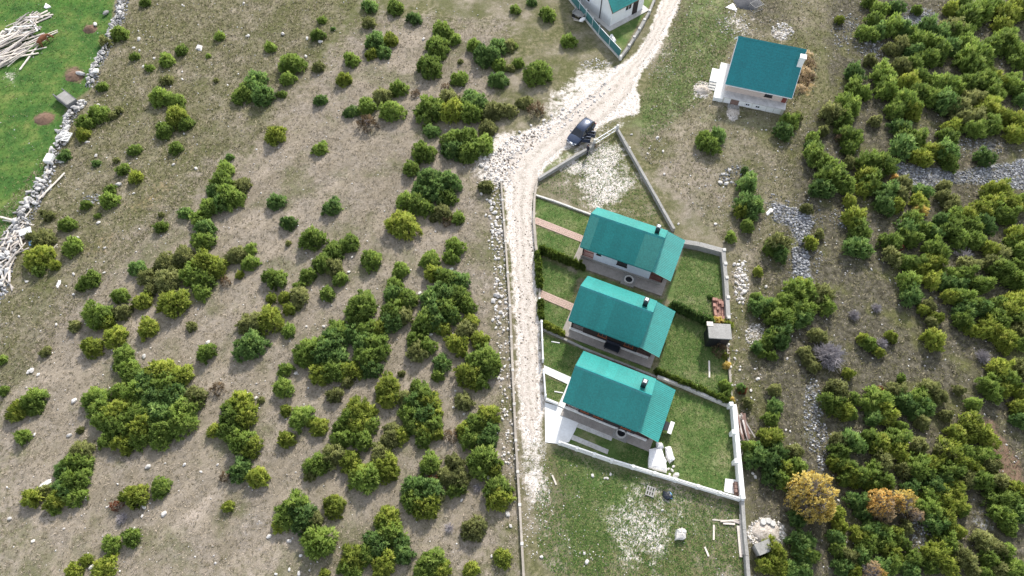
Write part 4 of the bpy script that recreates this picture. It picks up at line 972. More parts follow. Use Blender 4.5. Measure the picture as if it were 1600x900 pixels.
# every crown in view: x, y, width, height (survey pixels), tone
LEFT = """
186 51 22 30 g;164 65 16 18 o;227 3 16 12 g;343 56 15 13 g;283 78 17 16 g;210 88 12 13 g;260 93 24 18 g;233 106 11 12 g;260 125 15 17 o;159 135 14 16 g
250 150 30 30 g;276 157 25 22 g;155 177 28 24 g;132 190 24 22 g;185 172 12 12 o;176 180 13 13 o;129 209 24 16 y;275 181 36 28 y;290 192 24 18 g;256 204 24 22 g
400 122 26 28 d;382 145 38 24 g;410 148 32 28 d;372 150 24 18 g;394 134 30 26 d;337 125 8 7 o;325 87 8 7 g
578 9 20 20 d;618 11 22 24 g;577 35 17 16 o;647 28 24 16 d;503 31 14 10 g;496 54 20 18 g;422 73 18 14 g;520 45 6 8 d;454 98 38 30 g;497 104 16 16 o;449 122 20 18 g;549 92 20 22 g;537 123 22 19 y
586 64 30 26 d;610 62 24 20 y;580 84 16 16 y;599 81 20 24 d;692 49 34 26 g;684 72 40 30 g;672 102 42 30 g;709 61 18 18 g;741 70 20 26 g;760 85 40 30 d;780 72 30 22 d;795 71 20 18 o;780 101 22 18 g
779 124 24 34 d;717 122 28 18 g;719 96 8 8 o;440 147 12 12 g;500 156 18 16 d;623 137 25 22 g;598 149 28 22 o;573 166 27 25 g;548 174 22 16 d;612 172 40 26 g;575 191 30 22 b;650 146 12 12 b;696 135 12 12 b
671 170 40 44 g;702 152 32 24 o;709 172 36 34 y;735 155 32 24 d;735 175 34 30 g;750 165 34 28 d;770 172 36 30 o;795 172 22 20 o;674 204 20 24 d;430 210 28 26 y;500 232 24 18 g;707 218 40 26 g;730 215 36 30 g;762 200 28 24 o;707 234 34 24 d;732 236 40 28 g;755 226 36 26 g;660 236 36 28 g
805 14 14 18 g;831 3 14 12 d;856 22 22 20 g;889 63 20 24 g;801 70 12 16 g;810 98 16 14 g;840 112 40 36 g;820 160 20 22 o;838 171 26 20 b;797 106 12 14 o
100 244 17 17 d;209 234 20 16 g;150 255 11 11 d;182 250 9 8 o;274 231 23 16 g;191 265 17 16 g;211 276 20 18 y;172 297 15 18 g;170 312 24 22 g;134 320 15 13 g;77 337 14 14 o;66 332 9 8 o;105 350 23 21 g;152 337 8 9 g;112 385 27 24 g;67 374 28 26 o;47 367 14 14 o;59 401 44 32 y;61 421 18 16 g;85 414 16 14 y;140 437 28 26 g;125 447 14 12 g
251 354 17 17 g;289 332 17 19 d;252 335 8 8 o;359 245 11 11 d;351 265 24 28 g;347 285 38 30 g;337 297 30 26 d;357 305 36 32 g;377 290 26 24 o;370 310 24 22 g;347 315 30 26 d;327 322 32 28 g;312 340 26 26 g;320 355 28 24 d;316 375 36 26 g;215 419 25 21 d;257 410 28 30 o;285 400 28 30 o;231 432 24 26 o;261 437 34 40 o;317 410 36 30 y;300 425 34 34 g;337 417 34 30 y;317 435 36 28 g;371 397 26 28 o;390 390 18 20 g;390 410 24 22 g;374 429 13 11 y;351 440 16 14 b
431 314 24 24 d;519 323 28 23 d;450 347 22 21 d;487 372 33 33 g;642 262 24 22 g;670 277 36 34 d;700 285 36 34 d;682 297 40 34 d;660 296 32 28 d;652 317 34 28 g;634 312 26 24 g;700 307 30 20 g;665 325 26 22 g;629 350 52 38 y;691 332 30 22 o;715 340 20 18 g;700 345 18 14 b;677 342 10 10 o;760 291 20 20 o;545 380 26 36 g;522 391 34 24 g;505 410 34 26 g;522 417 26 24 o;481 430 26 20 g;531 435 20 20 g;450 380 8 8 o;580 405 29 29 g;626 422 24 22 g;616 444 26 20 g;711 384 26 26 g;705 400 24 22 g;671 405 28 24 g;677 425 26 22 y;697 435 32 28 g;717 437 26 34 d;429 435 32 28 g;466 447 18 14 g;400 409 8 8 d
187 461 27 19 g;222 470 26 26 y;270 472 38 44 y;235 452 20 16 o;151 491 40 38 g;166 502 22 20 y;189 487 24 24 o;116 509 16 16 o;230 512 30 26 y;179 525 38 20 y;144 542 28 27 y;299 510 16 14 o;321 550 28 24 g;70 550 14 18 o;2 562 14 14 g;192 555 28 28 g;186 572 18 16 g;200 575 28 24 g;207 587 32 26 g;315 455 30 20 g
250 580 44 34 y;280 587 36 30 y;230 597 44 36 d;262 602 50 38 g;215 612 40 34 g;240 622 50 38 d;270 622 50 38 d;305 620 34 26 o;187 610 26 24 g;287 637 44 34 g;250 647 50 38 d;217 645 44 36 g;280 657 50 36 g;180 645 44 38 y;185 662 44 36 g;220 667 44 36 y;252 667 44 36 g;165 687 26 18 g;190 690 28 24 y;220 682 36 28 g;252 682 36 26 g;197 702 18 16 y
145 620 28 36 g;155 637 30 28 g;162 655 30 28 g;51 622 34 28 g;27 640 34 24 y;55 635 26 20 g;25 647 20 14 y;5 610 16 12 g;125 672 10 10 o;340 606 24 16 b;375 630 38 34 y;362 647 44 34 g;382 650 36 30 y;357 667 36 30 g;335 672 24 16 y;375 687 40 30 g;392 697 32 26 y;385 505 30 22 o;390 538 46 38 d
421 499 44 30 y;405 500 30 26 o;424 465 16 14 y;444 464 18 16 y;467 460 30 22 o;452 482 20 16 y;511 459 22 20 g;465 475 16 14 o;451 516 19 20 g;446 577 20 20 g;442 605 26 32 g;446 641 16 16 y;470 652 32 36 g;497 665 28 24 y;522 617 24 20 o;407 625 10 10 o;542 597 18 14 o
565 477 44 40 g;557 489 34 30 g;615 457 28 24 d;637 467 28 36 g;615 485 34 36 g;610 502 36 26 d;632 492 26 26 o;530 517 40 28 g;525 530 40 30 d;550 520 30 26 d;570 515 36 28 g;590 512 26 28 y;565 532 34 28 d;585 537 36 30 g;575 555 44 32 g;592 550 28 26 g;580 575 34 22 d;485 545 40 36 g;475 557 30 26 g;507 550 44 36 d;527 557 34 28 d;500 582 36 26 y;520 577 44 28 g;540 577 34 24 y;555 580 26 20 y
675 465 34 32 d;695 460 40 34 d;715 462 36 30 g;730 477 26 22 g;680 482 36 34 d;697 480 36 34 g;667 500 34 34 g;660 508 28 26 g;682 502 32 28 d;692 512 24 20 y;705 492 28 24 d;650 530 26 26 g;667 540 26 24 g;652 547 30 30 o;735 502 24 22 y;727 515 30 24 o;712 535 26 34 y;720 547 20 18 y;749 530 24 28 y;757 560 44 36 g;745 570 36 32 g;767 570 32 28 g;732 585 36 36 y;750 592 34 22 g;690 566 24 24 d;684 587 18 16 g;627 584 10 10 o
605 605 34 34 y;607 622 30 26 y;632 622 26 24 o;650 602 18 16 g;660 615 34 30 g;647 627 30 26 d;670 627 34 28 y;640 647 30 28 g;662 647 34 30 d;677 647 28 24 y;645 665 30 24 g;675 665 32 26 g;662 671 30 24 y;557 640 36 34 y;575 643 24 22 y;547 652 30 28 g;562 660 40 32 y;535 666 28 22 g;575 664 30 24 g;725 627 26 26 o;762 650 32 34 y;745 662 36 30 g;765 671 30 24 d;725 671 26 20 y;612 672 26 20 o
35 682 23 18 g;447 686 24 22 y;495 672 22 14 y;535 684 34 26 g;565 686 34 26 g;610 685 30 26 o;625 680 28 22 y;662 684 28 22 g;682 678 20 16 y;732 683 34 26 g;760 686 28 26 d;705 681 20 18 b
520 710 34 30 o;492 727 32 30 g;507 724 26 24 g;485 740 20 20 o;546 720 26 32 y;570 746 40 42 g;558 736 30 26 y;595 710 30 26 o;600 725 38 30 y;607 738 28 26 y;672 724 32 26 g;675 750 18 16 r;650 762 36 32 d;672 768 40 32 d;645 782 36 28 g;665 790 44 30 y;686 773 20 18 o;710 722 28 22 o;695 742 22 22 o;715 747 32 40 o;712 763 26 24 g;757 715 44 34 g;747 732 30 26 g;770 731 26 24 y;777 760 36 32 g;780 778 36 32 y
460 792 44 34 g;445 810 38 30 g;472 808 44 36 d;487 816 30 26 o;435 822 20 18 y;522 791 32 28 y;497 845 44 44 g;605 812 42 30 y;607 829 44 32 g;590 850 40 32 d;627 847 24 22 d;630 865 32 26 d;550 873 42 34 y;547 889 36 26 g;600 877 34 30 y;597 892 36 24 y;572 865 30 26 g;675 880 50 30 g;662 892 36 24 g;687 892 36 24 y;737 890 22 22 y;740 827 32 34 o;785 872 24 26 y;507 897 18 12 y;402 745 28 30 y
125 705 34 26 o;120 722 40 30 g;100 735 30 26 d;115 747 44 32 g;100 763 38 30 d;120 775 26 26 g;85 781 32 26 y;85 796 18 12 g;50 777 26 28 y;68 767 18 18 o;210 774 32 34 y;250 761 28 26 g;180 790 18 14 r;204 840 24 24 g;174 852 24 26 g;162 887 38 28 y;114 892 24 20 y;135 875 16 18 y;375 734 32 32 d;350 745 14 14 b;356 791 16 16 y
"""
RIGHT = """
1122 212 24 32 d;1110 229 36 22 g;1100 218 26 22 g;1356 5 18 16 g;1375 16 26 26 g;1399 14 24 24 d;1367 35 26 26 g;1355 54 34 26 g;1372 50 30 24 d;1395 42 36 30 g;1410 47 30 26 d;1311 32 16 14 y;1432 17 18 14 g;1486 16 26 20 y;1504 8 26 26 g;1517 27 40 36 g;1535 15 44 40 g;1552 8 32 30 g;1572 25 42 36 y;1590 15 36 40 y;1565 42 34 26 y
1450 47 40 36 d;1435 65 36 40 g;1407 72 28 22 o;1390 79 22 16 o;1470 55 30 30 d;1485 45 34 30 o;1500 55 38 36 g;1510 72 36 32 g;1465 80 40 32 g;1450 92 34 28 g;1425 82 30 24 d;1487 75 34 28 d;1512 92 42 36 g;1532 90 36 32 g;1522 105 44 32 g;1550 72 40 30 g;1570 65 40 34 g;1585 82 32 30 g;1595 97 30 36 g
1336 115 30 30 d;1360 96 24 16 o;1335 140 36 26 g;1350 146 22 20 g;1320 160 30 32 g;1332 168 28 28 g;1300 178 36 32 o;1317 185 34 30 g;1382 120 42 36 g;1385 141 36 32 g;1407 105 32 26 o;1427 100 28 26 g;1420 130 36 30 y;1437 120 28 26 g;1437 147 34 30 g;1415 160 44 36 g;1400 172 34 30 g;1425 175 30 26 y;1472 132 38 30 g;1487 140 34 30 g;1457 155 32 28 g;1477 162 42 36 d;1500 170 36 32 o;1520 155 32 26 o;1515 130 38 30 g;1532 125 40 32 g;1550 125 36 34 y;1552 145 34 32 g;1545 170 40 36 y;1562 182 36 30 y;1525 185 36 30 o;1547 197 34 28 g;1522 202 34 28 g;1505 190 30 26 o;1590 140 32 34 g;1580 125 24 22 g;1597 155 26 24 d;1592 190 32 30 y;1585 210 36 28 y
1405 200 30 26 d;1412 215 36 28 g;1432 217 34 26 g;1485 200 28 24 y;1482 215 38 28 g;1235 190 26 24 g;1225 207 26 30 d;1246 185 18 16 o;1270 217 26 18 g;1287 205 16 16 o;1325 212 36 28 g;1335 221 26 22 g;1310 217 14 12 b;1367 190 20 18 o
1266 227 20 14 d;1276 246 46 32 g;1287 255 26 22 g;1327 232 28 24 g;1300 277 50 40 g;1285 295 42 26 d;1317 287 36 34 g;1305 267 32 28 g;1327 255 22 16 o;1360 255 42 34 g;1375 257 40 40 g;1355 275 32 30 y;1362 288 36 34 g;1350 297 26 22 y;1412 230 52 20 d;1440 247 30 28 y;1457 237 32 28 y;1477 237 36 32 d;1482 254 30 24 g;1536 247 26 26 d;1397 281 16 12 O;1410 288 32 24 o;1385 303 36 34 d;1407 303 26 22 o;1440 300 28 26 d;1380 321 32 28 d;1400 322 24 20 y;1437 319 32 24 y;1437 330 24 16 Y;1476 292 20 22 o;1472 307 24 20 o;1560 299 48 18 y
1168 288 40 20 d;1163 267 14 10 d;1327 316 24 20 y;1336 342 42 30 y;1342 361 42 30 g;1340 386 48 30 d;1260 327 20 16 o;1267 380 22 22 y;1280 367 18 14 o;1215 380 36 32 o;1217 397 28 24 d;1203 389 22 22 g;1172 322 48 34 d;1158 330 22 22 y;1167 353 22 20 g;1142 372 18 18 g;1184 425 18 14 y;1166 357 14 12 g
1425 345 30 28 g;1417 357 32 28 d;1420 373 30 28 g;1445 360 32 28 g;1457 367 28 26 d;1392 380 36 28 g;1401 388 18 14 r;1395 403 32 26 o;1412 411 30 24 g;1430 411 32 26 g;1460 392 38 34 g;1457 411 34 30 y;1437 423 24 22 y;1420 442 38 28 g;1455 438 32 28 y;1472 443 28 24 d;1487 432 26 24 g;1482 360 36 30 g;1497 375 36 28 g;1470 346 28 24 d;1495 342 32 26 g;1487 322 32 26 o;1517 357 34 28 g;1510 337 32 26 y;1537 350 36 30 d;1532 332 36 28 y;1550 320 42 26 y;1557 333 34 26 g;1580 322 32 28 y;1575 338 30 28 g;1597 316 26 26 g;1520 376 34 28 g;1590 370 38 34 y;1592 391 36 30 g;1585 378 28 26 g;1562 397 30 26 o;1562 420 42 34 g;1575 431 36 30 g;1550 415 28 26 o;1512 415 32 26 o;1507 430 34 28 g;1532 445 36 28 g;1495 446 36 26 d;1595 415 28 26 g;1592 442 32 30 g;1545 390 26 22 y;1250 449 36 26 y
1242 458 42 32 g;1262 460 36 36 g;1282 463 36 40 o;1290 478 30 30 g;1252 483 44 36 g;1245 498 42 30 d;1227 470 32 28 g;1215 495 46 40 g;1207 480 36 32 g;1217 526 42 34 d;1204 528 30 26 g;1225 512 30 26 g;1188 480 30 32 d;1182 466 22 20 g;1277 525 26 26 o;1256 550 18 24 o;1262 562 20 22 o;1270 573 26 16 o;1347 530 18 16 y;1357 537 22 24 g;1372 551 22 14 y;1392 527 18 20 y;1324 584 18 18 y;1422 462 40 28 d;1442 485 20 18 y;1462 497 20 22 y;1455 505 22 16 o;1450 478 24 14 o;1460 530 36 32 y;1485 465 28 24 y;1500 465 32 28 g;1507 485 38 30 d;1502 501 30 26 g;1522 477 38 30 g;1535 483 30 26 d;1515 515 22 20 y;1545 512 36 28 y;1538 520 26 22 y;1562 500 36 28 g;1575 482 42 32 y;1560 477 32 26 g;1590 470 38 32 y;1592 498 36 28 g;1567 528 34 28 y;1570 541 26 22 y;1592 517 32 28 o;1595 538 28 26 g;1562 577 40 30 y;1575 591 36 28 g;1557 596 30 24 g;1590 578 34 30 o;1552 611 40 26 g;1540 606 28 24 g;1570 606 34 26 y;1595 616 26 24 y;1590 636 26 24 y;1595 657 26 30 d
1307 610 40 34 o;1300 630 38 30 g;1315 641 36 30 y;1332 622 22 20 g;1330 647 20 18 g;1370 622 42 34 g;1360 634 30 26 g;1372 610 16 12 r;1400 610 34 22 o;1412 629 36 28 d;1435 622 36 28 g;1425 643 34 26 d;1445 635 30 24 d;1385 648 42 28 y;1365 653 30 24 d;1452 607 38 26 o;1465 620 28 24 o;1497 610 20 14 o;1520 632 24 24 g;1517 668 50 26 y;1530 674 36 22 y;1477 650 20 18 o;1407 667 22 16 g;1440 660 26 22 o;1210 637 28 24 d;1205 655 26 22 g;1210 610 24 18 o;1407 592 14 12 g;1207 557 18 14 g;1190 553 16 12 g;1158 607 14 14 d;1168 630 18 16 o;1183 545 26 16 d;1196 540 22 20 g
1203 685 36 34 y;1212 705 30 28 d;1210 725 36 32 d;1225 732 30 26 y;1240 707 26 28 o;1245 730 32 28 g;1205 745 32 26 d;1220 750 30 24 g;1182 712 38 38 d;1172 700 26 26 g;1245 811 28 26 d;1252 850 48 40 d;1207 860 34 30 y;1215 880 38 32 y;1235 890 32 26 d;1257 866 36 30 g;1255 888 34 24 d;1198 882 30 30 y;1235 742 26 22 y
1310 690 32 28 o;1330 690 36 36 d;1312 708 32 28 g;1315 726 38 28 g;1303 722 26 22 y;1327 742 36 28 y;1320 748 26 22 g;1360 685 32 28 g;1375 695 40 32 y;1400 687 42 32 g;1405 707 38 28 y;1377 722 42 26 o;1365 735 30 26 g;1347 745 38 30 g;1380 753 36 28 g;1360 758 28 24 g;1337 782 34 26 d;1347 800 26 24 d;1435 697 26 26 o;1435 731 46 36 g;1455 725 28 26 y;1420 763 28 22 d;1410 736 24 22 o;1487 710 52 38 y;1505 707 28 26 g;1475 707 28 26 o;1495 680 42 28 y;1537 682 44 26 y;1537 712 38 28 g;1547 727 30 26 o;1482 737 42 32 g;1517 733 30 26 y;1475 748 30 24 d;1510 748 32 26 o;1532 753 40 30 g;1460 760 36 28 d;1490 768 38 28 y;1450 773 28 22 g;1472 780 42 28 y;1495 786 36 28 y;1502 800 18 16 g;1440 792 32 28 g;1460 801 38 28 g;1477 808 36 28 y;1460 818 42 28 d;1562 753 32 26 o;1557 786 36 28 g;1575 780 42 32 g;1587 766 32 28 y;1567 806 40 32 g;1590 797 38 32 d;1575 826 22 20 g
1415 825 24 20 o;1345 837 36 28 y;1362 828 36 28 d;1355 853 36 28 g;1380 841 42 30 g;1398 836 30 26 y;1392 862 36 26 y;1407 846 30 24 g;1375 888 38 26 d;1347 868 30 26 d;1307 805 26 24 y;1312 822 26 24 y;1307 841 28 24 d;1310 858 28 24 g;1325 870 36 26 o;1315 886 32 24 d;1335 892 26 18 y;1395 880 32 24 g;1425 873 30 24 g;1422 893 34 22 d;1462 865 46 38 y;1482 850 36 28 g;1452 881 36 26 g;1480 882 38 28 y;1495 830 24 22 y;1495 862 30 26 o;1507 876 36 28 o;1535 845 38 28 o;1555 856 32 26 o;1572 860 28 22 g;1545 876 30 24 g;1560 890 32 22 o;1585 890 42 26 g;1540 895 28 18 g;1520 893 26 18 o
"""
def parse(s):
    out = []
    for line in s.strip().splitlines():
        for it in line.split(';'):
            if it.strip():
                a = it.split(); out.append((float(a[0]), float(a[1]), float(a[2]), float(a[3]), a[4]))
    return out
prand = random.Random(11)
def lobe_place(L, forest):
    x, y, w_, h_, tone = L
    sc = PXM(x, y); rx = w_/sc/2; ry = rx*min(1.25, max(.72, h_/w_*1.12))
    rx *= .89 if forest else 1.04; ry *= .89 if forest else 1.04
    hgt = (1.12 if forest else 1.15)*min(rx, ry)*prand.uniform(.9, 1.15) + (.25 if forest else .12)
    p = G(x, y, hgt*.45)
    return p.x, p.y, rx, ry, hgt
def group_lobes(lobes, forest, kmax, thr):
    P = [lobe_place(L, forest) for L in lobes]
    order = sorted(range(len(P)), key=lambda i: -P[i][2])
    cl = []; own = {}
    for i in order:
        best = None
        for c in cl:
            if len(c) >= kmax: continue
            for j in c:
                d = math.hypot(P[i][0]-P[j][0], P[i][1]-P[j][1])
                q = d/(P[i][2]+P[j][2])
                if q < thr and (best is None or q < best[0]): best = (q, c)
        if best: best[1].append(i)
        else: cl.append([i])
    return P, cl
TONEW = {'g': 'green', 'd': 'dark green', 'y': 'yellowish green', 'o': 'olive', 'b': 'brown', 'r': 'reddish', 'Y': 'golden yellow', 'O': 'orange'}
PLANTS = []      # root, px, py, look, noun, radius
def relation(dx, dy):
    if abs(dx) > 2.2*abs(dy): return 'right of' if dx > 0 else 'left of'
    if abs(dy) > 2.2*abs(dx): return 'below' if dy > 0 else 'above'
    return ('below' if dy > 0 else 'above')+(' right of' if dx > 0 else ' left of')
def zone(px, py, forest):
    row = ['at the top edge', 'high up', 'in the upper middle', 'mid height', 'in the lower middle', 'low down', 'at the bottom edge'][min(6, max(0, int((py+40)/140)))]
    if forest: c = ['outside the garden wall', 'at the inner edge of the scrub', 'inside the scrub', 'far right'][min(3, max(0, int((px-1120)/125)))]
    else: c = ['far left', 'on the left slope', 'on the middle slope', 'right of mid slope', 'near the road wall'][min(4, max(0, int(px/165)))]
    return row+' '+c
LANDM = [(69,186,'the soil mound'),(105,160,'the concrete trough'),(101,214,'the white pallet'),(1190,110,'the blue-roofed house'),(1450,272,'the grey scree'),(1250,355,'the grey scree'),(1125,525,'the dark shed'),(1268,775,'the golden birch'),(1374,789,'the orange tree'),(1407,785,'the yellow orange tree'),(1297,555,'the wide bare shrub'),(1335,492,'the small bare shrub'),(1197,833,'the white rubble heap'),(1160,672,'the brown boards'),(907,206,'the parked car'),(905,26,'the grey cart'),(771,310,'the roadside boulders'),(70,756,'the long white sheet'),(50,381,'the blue plastic scrap')]
def label_items(items, refs, used, self_ref):
    from collections import Counter
    opts = []
    for i, (o, px, py, look, noun, r_) in enumerate(items):
        fo = px > 1000; nb = [q for d, k, q in sorted((math.hypot(q[1]-px, q[2]-py), k, q) for k, q in enumerate(refs) if q[0] is not o)[:6]]
        lm = min((math.hypot(x-px, y-py), n_, x, y) for x, y, n_ in LANDM); c = []; z = zone(px, py, fo); me_ = '%s %s' % (look, noun)
        rl = lambda q: '%s a %s %s' % (relation(px-q[1], py-q[2]), q[3], 'one' if self_ref else q[4])
        if lm[0] < 60: c.append('%s %s %s' % (me_, relation(px-lm[2], py-lm[3]), lm[1]))
        if self_ref: c.append('%s %s' % (me_, z))
        c += ['%s %s' % (me_, rl(q)) for q in nb[:4]]
        c += ['%s %s, %s' % (me_, rl(q), z) for q in nb[:3]]
        for a in range(4):
            for b_ in range(a+1, min(6, len(nb))):
                q, s_ = nb[a], nb[b_]
                c.append('%s %s a %s and %s' % (me_, relation(px-q[1], py-q[2]), q[3], rl(s_)))
                c.append('%s %s a %s, %s a %s' % (me_, relation(px-q[1], py-q[2]), ' '.join(q[3].split()[1:]), relation(px-s_[1], py-s_[2]), ' '.join(s_[3].split()[1:])+' one'))
        opts.append([l for l in c if 4 <= len(l.split()) <= 16])
    cnt = Counter(l for c in opts for l in set(c))
    for (o, *_), c in zip(items, opts):
        l = next((l for l in c if cnt[l] == 1 and l not in used), None) or next((l for l in c if l not in used), c[-1])
        used.add(l); o['label'] = l
ntrees = 0
def plant(idx, P, lobes, forest):
    cx = sum(P[i][0]*P[i][2] for i in idx)/sum(P[i][2] for i in idx); cy = sum(P[i][1]*P[i][2] for i in idx)/sum(P[i][2] for i in idx)
    tones = [lobes[i][4] for i in idx]; tone = max(set(tones), key=tones.count)
    R_ = max(P[i][2] for i in idx); px = sum(lobes[i][0] for i in idx)/len(idx); py = sum(lobes[i][1] for i in idx)/len(idx)
    size = 'tiny' if R_ < .5 else 'small' if R_ < .85 else 'medium' if R_ < 1.4 else 'large'
    shape = 'round' if len(idx) == 1 else 'twin' if len(idx) == 2 else 'triple' if len(idx) == 3 else 'clumped'
    if forest: nm, cat, grp, noun = 'juniper_tree', 'tree', 'junipers of the scrub wood east of the houses', 'juniper'
    else: nm, cat, grp, noun = 'juniper_bush', 'bush', 'juniper bushes on the dry slope', 'bush'
    if tone in 'brYO': nm = {'b': 'brown_shrub', 'r': 'reddish_shrub', 'Y': 'yellow_shrub', 'O': 'orange_shrub'}[tone]; grp = None; cat = noun = 'shrub'
    root = empty(nm, (cx, cy, 0), 0, None, cat, grp)
    PLANTS.append((root, px, py, '%s %s %s' % (size, TONEW[tone], shape), noun, R_))
    for i in idx:
        x, y, rx, ry, h = P[i]; tn = lobes[i][4]
        if tn in 'br': pool = CROWN['thin']
        elif forest: pool = CROWN['f'] if rx > .75 else CROWN['m']
        else: pool = CROWN['s'] if rx < .85 else CROWN['m'] if rx < 1.45 else CROWN['l']
        me = prand.choice(pool)
        rz = prand.uniform(0, 6.28)
        q = (rx+ry)/2
        link('crown', me, root, (x-cx, y-cy, -.05+(.25 if forest else 0)), (prand.uniform(-.1, .1), prand.uniform(-.1, .1), rz), (q*.97, q*.97, h), LEAF[tn])
    i0 = max(idx, key=lambda i: P[i][2]); x, y, rx, ry, h = P[i0]
    link('trunk', TRUNK, root, (x-cx, y-cy, 0), (0, 0, prand.uniform(0, 6)), (rx, rx, h*.9))
LL, RL_ = parse(LEFT), parse(RIGHT)
P_, cl_ = group_lobes(LL, False, 14, .80)
for c_ in cl_: plant(c_, P_, LL, False)
print('left plants', len(cl_), 'lobes', len(LL))
P_, cl_ = group_lobes(RL_, True, 5, .58)
for c_ in cl_: plant(c_, P_, RL_, True)
print('right plants', len(cl_), 'lobes', len(RL_))
USED = set()
label_items(PLANTS, PLANTS, USED, True)
label_items(ROCKS, PLANTS, USED, False)

# autumn trees and bare shrubs
def autumn(px, py, wpx, hpx, crowns, label, name='birch_tree', twigs=True):
    sc = PXM(px, py); r_ = wpx/sc/2; h = 1.55*r_
    p = G(px, py, h*.5); root = empty(name, (p.x, p.y, 0), 0, label, 'tree')
    for k, (dx, dy, q, tone) in enumerate(crowns):
        link('crown', CROWN['dec'][k % 2], root, (dx*r_, dy*r_, .5), (0, 0, prand.uniform(0, 6)), (q*r_, q*r_, h*(.75+.3*q)), LEAF[tone])
    link('trunk', TRUNK, root, (0, 0, 0), (0, 0, 1), (r_, r_, h*1.1))
    for k in range(2 if twigs else 0):
        link('branches', TWIG[k], root, (0.1*k, 0, .4), (0, 0, k), (r_*.9, r_*.9, h*1.05))
autumn(1268, 776, 76, 76, [(.1, .25, .62, 'Y'), (-.42, .2, .50, 'Y'), (.35, -.25, .55, 'Y'), (-.15, -.40, .55, 'Y')], 'tall golden yellow birch tree standing outside the lower garden wall corner')
autumn(1374, 790, 46, 44, [(0, .2, .75, 'O'), (-.35, -.10, .6, 'O'), (.2, -.40, .55, 'T')], 'orange and tan autumn tree in the scrub wood, left one of the pair')
autumn(1407, 786, 42, 40, [(.1, .1, .7, 'Y'), (-.45, 0, .5, 'O'), (.5, .25, .45, 'Y')], 'bright yellow orange autumn tree in the scrub wood, right one of the pair')
autumn(1428, 806, 24, 18, [(0, 0, .8, 'T')], 'small tan leaved tree just below the bright yellow orange tree')
autumn(1360, 893, 36, 22, [(0, 0, .7, 'T'), (.5, -.2, .5, 'O')], 'tan and orange leaved tree cut by the lower edge of the photo')
def bare(px, py, wpx, label, n=2):
    sc = PXM(px, py); r_ = wpx/sc/2; p = G(px, py, r_*.4); root = empty('bare_shrub', (p.x, p.y, 0), 0, label, 'shrub')
    for k in range(n): link('branches', TWIG[k % 3], root, (0, 0, 0), (0, 0, k*1.3), (r_, r_, r_*1.0))
bare(1297, 555, 56, 'wide bare grey shrub without leaves in the clearing of the scrub wood', 3)
bare(1335, 492, 22, 'small bare grey shrub in the clearing, left of its twin')
bare(1370, 481, 20, 'small bare grey shrub in the clearing, right of its twin')
bare(1379, 536, 22, 'bare grey shrub inside a small green bush in the clearing')
bare(1537, 557, 28, 'bare grey shrub with long stems at the right side of the clearing')
bare(1507, 400, 34, 'dead pale branches lying among the dense junipers', 1)
bare(190, 810, 22, 'bare grey brown shrub beside a reddish shrub low on the slope')
bare(746, 763, 18, 'bare grey shrub between bushes low on the slope by the road wall', 1)
bare(702, 825, 20, 'low bare grey shrub on open ground between large round bushes', 1)
bare(575, 190, 16, 'bare grey shrub in the middle of a brown bush on the upper slope', 1)
bare(412, 508, 22, 'bare grey twigs at the foot of an olive bush mid slope', 1)
bare(1160, 690, 14, 'bare twigs beside the timber outside the garden wall', 1)
# ------------------------------------------------------------------ hedges and garden plants
ORD = 'first second third fourth fifth sixth seventh eighth ninth tenth eleventh twelfth thirteenth fourteenth fifteenth sixteenth seventeenth eighteenth nineteenth twentieth twenty-first twenty-second'.split()
def hedge(a, b, n, w_, h_, label, grp, tone='h', skip=()):
    A, B = G(*a), G(*b)
    for i in range(n):
        if i in skip: continue
        p = A.lerp(B, (i+.5)/n); s = prand.uniform(.85, 1.12)
        word = ORD[i]+' plant from the '+('top' if abs(b[1]-a[1]) > abs(b[0]-a[0]) else 'left')+' in the '
        root = empty('hedge_plant', (p.x+prand.uniform(-.05,.05), p.y+prand.uniform(-.05,.05), 0), 0, word+label, 'hedge plant', grp)
        link('crown', CROWN['s'][i % 4], root, (0,0,0), (0,0,prand.uniform(0,6)), (w_*s, w_*s, h_*s), LEAF[tone]); link('trunk', TRUNK, root, sc=(.5,.5,h_*.7))
hedge((843,392), (912,421), 13, .38, 1.0, 'conifer row below the uppermost front lawn', 'conifer row below the upper front lawn')
hedge((840,396), (843,452), 9, .36, .9, 'conifer column along the road wall', 'conifer row along the road wall')
hedge((1049,480), (1108,507), 12, .42, 1.2, 'dark conifer row between the upper back lawns', 'conifer row between the upper back lawns', 'd')
hedge((1024,582), (1142,632), 22, .36, .8, 'long row above the lowest back garden', 'conifer row above the lowest garden')
hedge((844,470), (846,500), 5, .32, .7, 'short conifer column left of the middle chalet', 'conifers beside the road')
hedge((850,508), (880,524), 5, .42, .7, 'low yellowish row above the middle kerb', 'hedge plants above the kerb', 'y')
def shrub(px, py, wpx, tone, label, name='garden_shrub', pool='m', hk=1.2):
    r_ = wpx/PXM(px, py)/2; h = hk*r_*1.2; p = G(px, py, h*.45); root = empty(name, (p.x, p.y, 0), 0, label, 'shrub')
    link('crown', CROWN[pool][0], root, (0,0,0), (0,0,prand.uniform(0,6)), (r_, r_, h), LEAF[tone]); link('trunk', TRUNK, root, sc=(r_, r_, h*.8))
shrub(1121,503,18,'Y','bright yellow shrub behind the flat roof of the dark shed, left one')
shrub(1136,506,17,'y','yellow green shrub behind the flat roof of the dark shed, right one')
shrub(1126,546,24,'b','brown leafed shrub in front of the dark shed',pool='thin')
shrub(1134,556,10,'y','small yellow green shrub below the brown shrub at the dark shed')
shrub(1136,571,12,'Y','small bright yellow shrub on the stone edging below the shed')
shrub(1134,602,18,'g','green shrub at the right edge of the middle garden')
shrub(1135,616,16,'g','lower green shrub at the right edge of the middle garden, above the white corner post')
